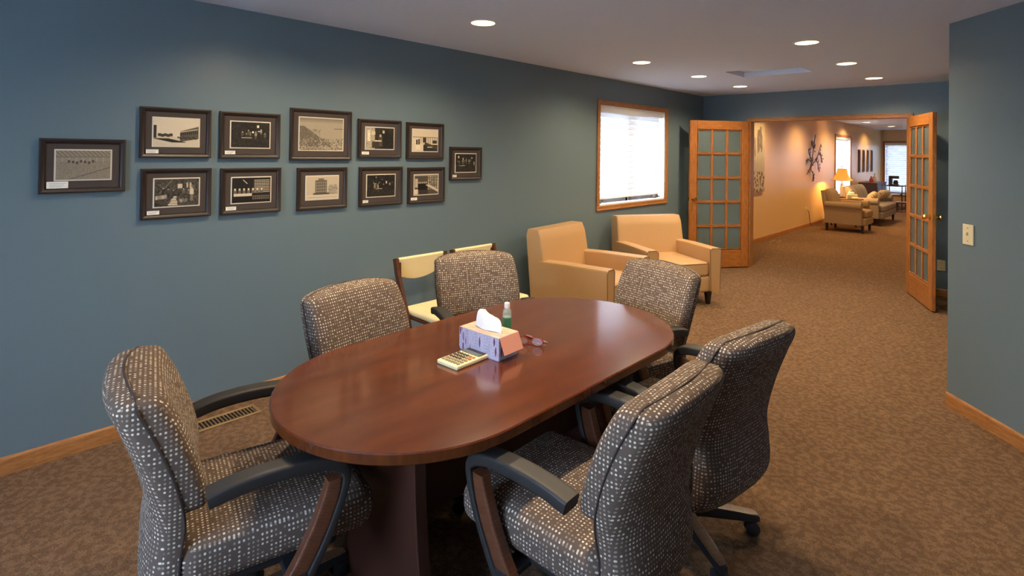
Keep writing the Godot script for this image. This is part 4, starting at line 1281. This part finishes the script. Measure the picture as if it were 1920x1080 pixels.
func _ready() -> void:
	# camera, solved from the room's edges
	var cam := Camera3D.new()
	cam.name = "camera"
	cam.projection = Camera3D.PROJECTION_FRUSTUM
	cam.near = 0.05
	cam.far = 100.0
	cam.size = 0.05 * 1080.0 / 1019.03
	cam.frustum_offset = Vector2(0.0, -0.05 * (540.0 - 273.365) / 1019.03)
	cam.position = V(3.5526, 1.5818, 7.8603)
	cam.rotation = Vector3(deg_to_rad(0.5552), deg_to_rad(43.68), deg_to_rad(0.7991))
	cam.current = true
	add_child(cam)
	# overcast daylight
	var sky := ProceduralSkyMaterial.new()
	sky.sky_top_color = Color(0.70, 0.82, 1.0)
	sky.sky_horizon_color = Color(0.84, 0.92, 1.0)
	sky.ground_horizon_color = Color(0.74, 0.82, 0.92)
	sky.ground_bottom_color = Color(0.66, 0.74, 0.84)
	sky.energy_multiplier = 28.0
	var env := Environment.new()
	env.background_mode = Environment.BG_SKY
	env.sky = Sky.new()
	env.sky.sky_material = sky
	env.tonemap_mode = Environment.TONE_MAPPER_LINEAR
	env.tonemap_exposure = 1.18
	env.sdfgi_enabled = true
	env.ssao_enabled = true
	env.ssil_enabled = true
	var we := WorldEnvironment.new()
	we.name = "environment"
	we.environment = env
	add_child(we)

	make_materials()
	build_shell()
	window("window_1", "oak cased casement window with white sheer shade", V(0, 0.97, 1.935), PI / 2, 1.53, 1.155, 1.0, true)
	window("window_2", "tall cased window in the sitting room behind the lamp", V(0, 0.5, -8.41), PI / 2, 1.58, 1.57, 1.4)
	window("window_3", "tall end window with white slatted shade", V(0.8, 0.35, -13.38), 0.0, 1.4, 1.67, 1.5)
	window("window_4", "wide bare rear window", V(2.5, 0.7, 10.0), PI, 1.6, 1.45, 0.0)
	window("window_5", "end window of the sitting room next to the tall one", V(2.35, 0.6, -13.38), 0.0, 1.4, 1.42, 1.25)
	window("window_6", "end window of the sitting room in the corner", V(3.85, 0.6, -13.38), 0.0, 1.3, 1.42, 1.25)
	# door opening: jambs, head and casings
	var tr := Node3D.new()
	tr.name = "trim_1"
	add_child(tr)
	tr.position = V(1.6, 0, 0)
	tag(tr, "oak casing around the double door opening", "", "", "structure")
	casing(tr, 1.80, 2.04, 0.0, 0.018, M.oak, false)
	for s in [-1, 1]: part(tr, "jamb", Geo.new().box(V(s * 0.911, 1.03, -0.06), V(0.022, 2.06, 0.124), 0.002), M.oak)
	part(tr, "head_jamb", Geo.new().box(V(0, 2.05, -0.06), V(1.80, 0.022, 0.124), 0.002), M.oak)
	door_leaf("door_1", "oak french door with fifteen frosted panes folded towards the window", V(0.685, 0.012, 0.055), deg_to_rad(-90.0 - 36.0), 0.895, 1.0)
	door_leaf("door_2", "oak french door with fifteen frosted panes standing open by the outlet", V(2.515, 0.012, 0.055), deg_to_rad(-90.0 + 21.5), 0.895, -1.0)
	for i in LIGHTS.size():
		var l: Array = LIGHTS[i]
		var side := "picture wall" if l[0] < 1.5 else "angled wall"
		var what: String = ["over the table end", "over the table", "past the table", "beside the attic hatch", "just before the french doors", "over the table end", "over the table", "past the table", "beside the attic hatch", "just before the french doors"][i]
		ceiling_light(l[0], l[1], "round recessed ceiling light in the row along the %s, %s" % [side, what], "recessed ceiling lights of the meeting room", 2.3, Color8(255, 228, 188))
	var over := ["just past the french doors along the cream wall", "over the floor before the tweed armchair", "over the tweed armchair and lamp", "over the loveseat", "past the loveseat towards the end window", "over the open carpet by the french doors", "over the open carpet across from the lamp"]
	for i in FAR_LIGHTS.size():
		var l: Array = FAR_LIGHTS[i]
		ceiling_light(l[0], l[1], "round recessed sitting room ceiling light " + over[i], "recessed ceiling lights of the sitting room", 3.2, Color8(255, 210, 150))
	table()
	office_chair("dotted conference chair at the rounded table end by the floor register", 1.70, 7.125, deg_to_rad(167.0), PI)
	office_chair("dotted conference chair between the table and picture wall, facing the calculator", 1.495, 6.44, deg_to_rad(98.0), 0.9)
	office_chair("dotted conference chair in front of the folding chairs", 1.27, 5.62, deg_to_rad(67.0), 0.9)
	office_chair("dotted conference chair at the table end towards the armchairs", 1.895, 5.21, deg_to_rad(-14.0), 0.2)
	office_chair("dotted conference chair on the open carpet side, towards the armchairs", 2.475, 5.69, deg_to_rad(-98.0), atan2(0.24, -0.189))
	office_chair("dotted conference chair on the open carpet side, across from the calculator", 2.485, 6.39, deg_to_rad(-88.0), 0.4)
	armchair("cream leather armchair standing beside the folding chairs", 0.55, 3.65, deg_to_rad(97.0))
	armchair("cream leather armchair below the window, beside the french door", 0.63, 2.38, deg_to_rad(60.0))
	folding_chair("wooden folding chair with cream pads, farther from the leather armchairs", 5.385)
	folding_chair("wooden folding chair with cream pads, directly beside a leather armchair", 4.86)
	var pics := [
		[0, 1.475, 7.355, 0.354, 0.278, "framed photograph of a long shed roof over a planted field", 1],
		[1, 1.658, 6.936, 0.358, 0.286, "framed photograph of a bright street with a galleried hotel", 2],
		[2, 1.656, 6.527, 0.362, 0.288, "framed photograph of a dim machine room above the shop picture", 2],
		[3, 1.675, 6.055, 0.446, 0.348, "largest framed photograph, a lake seen over rooftops", 0],
		[4, 1.659, 5.590, 0.370, 0.288, "framed photograph of a clerk sitting at a desk", 2],
		[5, 1.653, 5.167, 0.368, 0.290, "framed photograph of men by a long pale trough", 0],
		[6, 1.469, 4.728, 0.362, 0.284, "framed photograph of a dark room, hung alone past the end of both rows", 3],
		[7, 1.314, 6.928, 0.354, 0.284, "framed photograph of a mill floor with pale sacks", 2],
		[8, 1.311, 6.516, 0.362, 0.284, "framed photograph of a shop with clerks and full shelves", 2],
		[9, 1.307, 6.043, 0.362, 0.286, "framed photograph of a lone brick building on a pale street", 0],
		[10, 1.304, 5.574, 0.372, 0.290, "framed photograph of a dark hall below the desk clerk picture", 3],
		[11, 1.297, 5.150, 0.366, 0.286, "framed photograph of a narrow store aisle with standing men", 2]]
	for p in pics: picture(p[0], p[1], p[2], p[3], p[4], p[5], p[6])
	tabletop_things()
	plates()
	sitting_room()
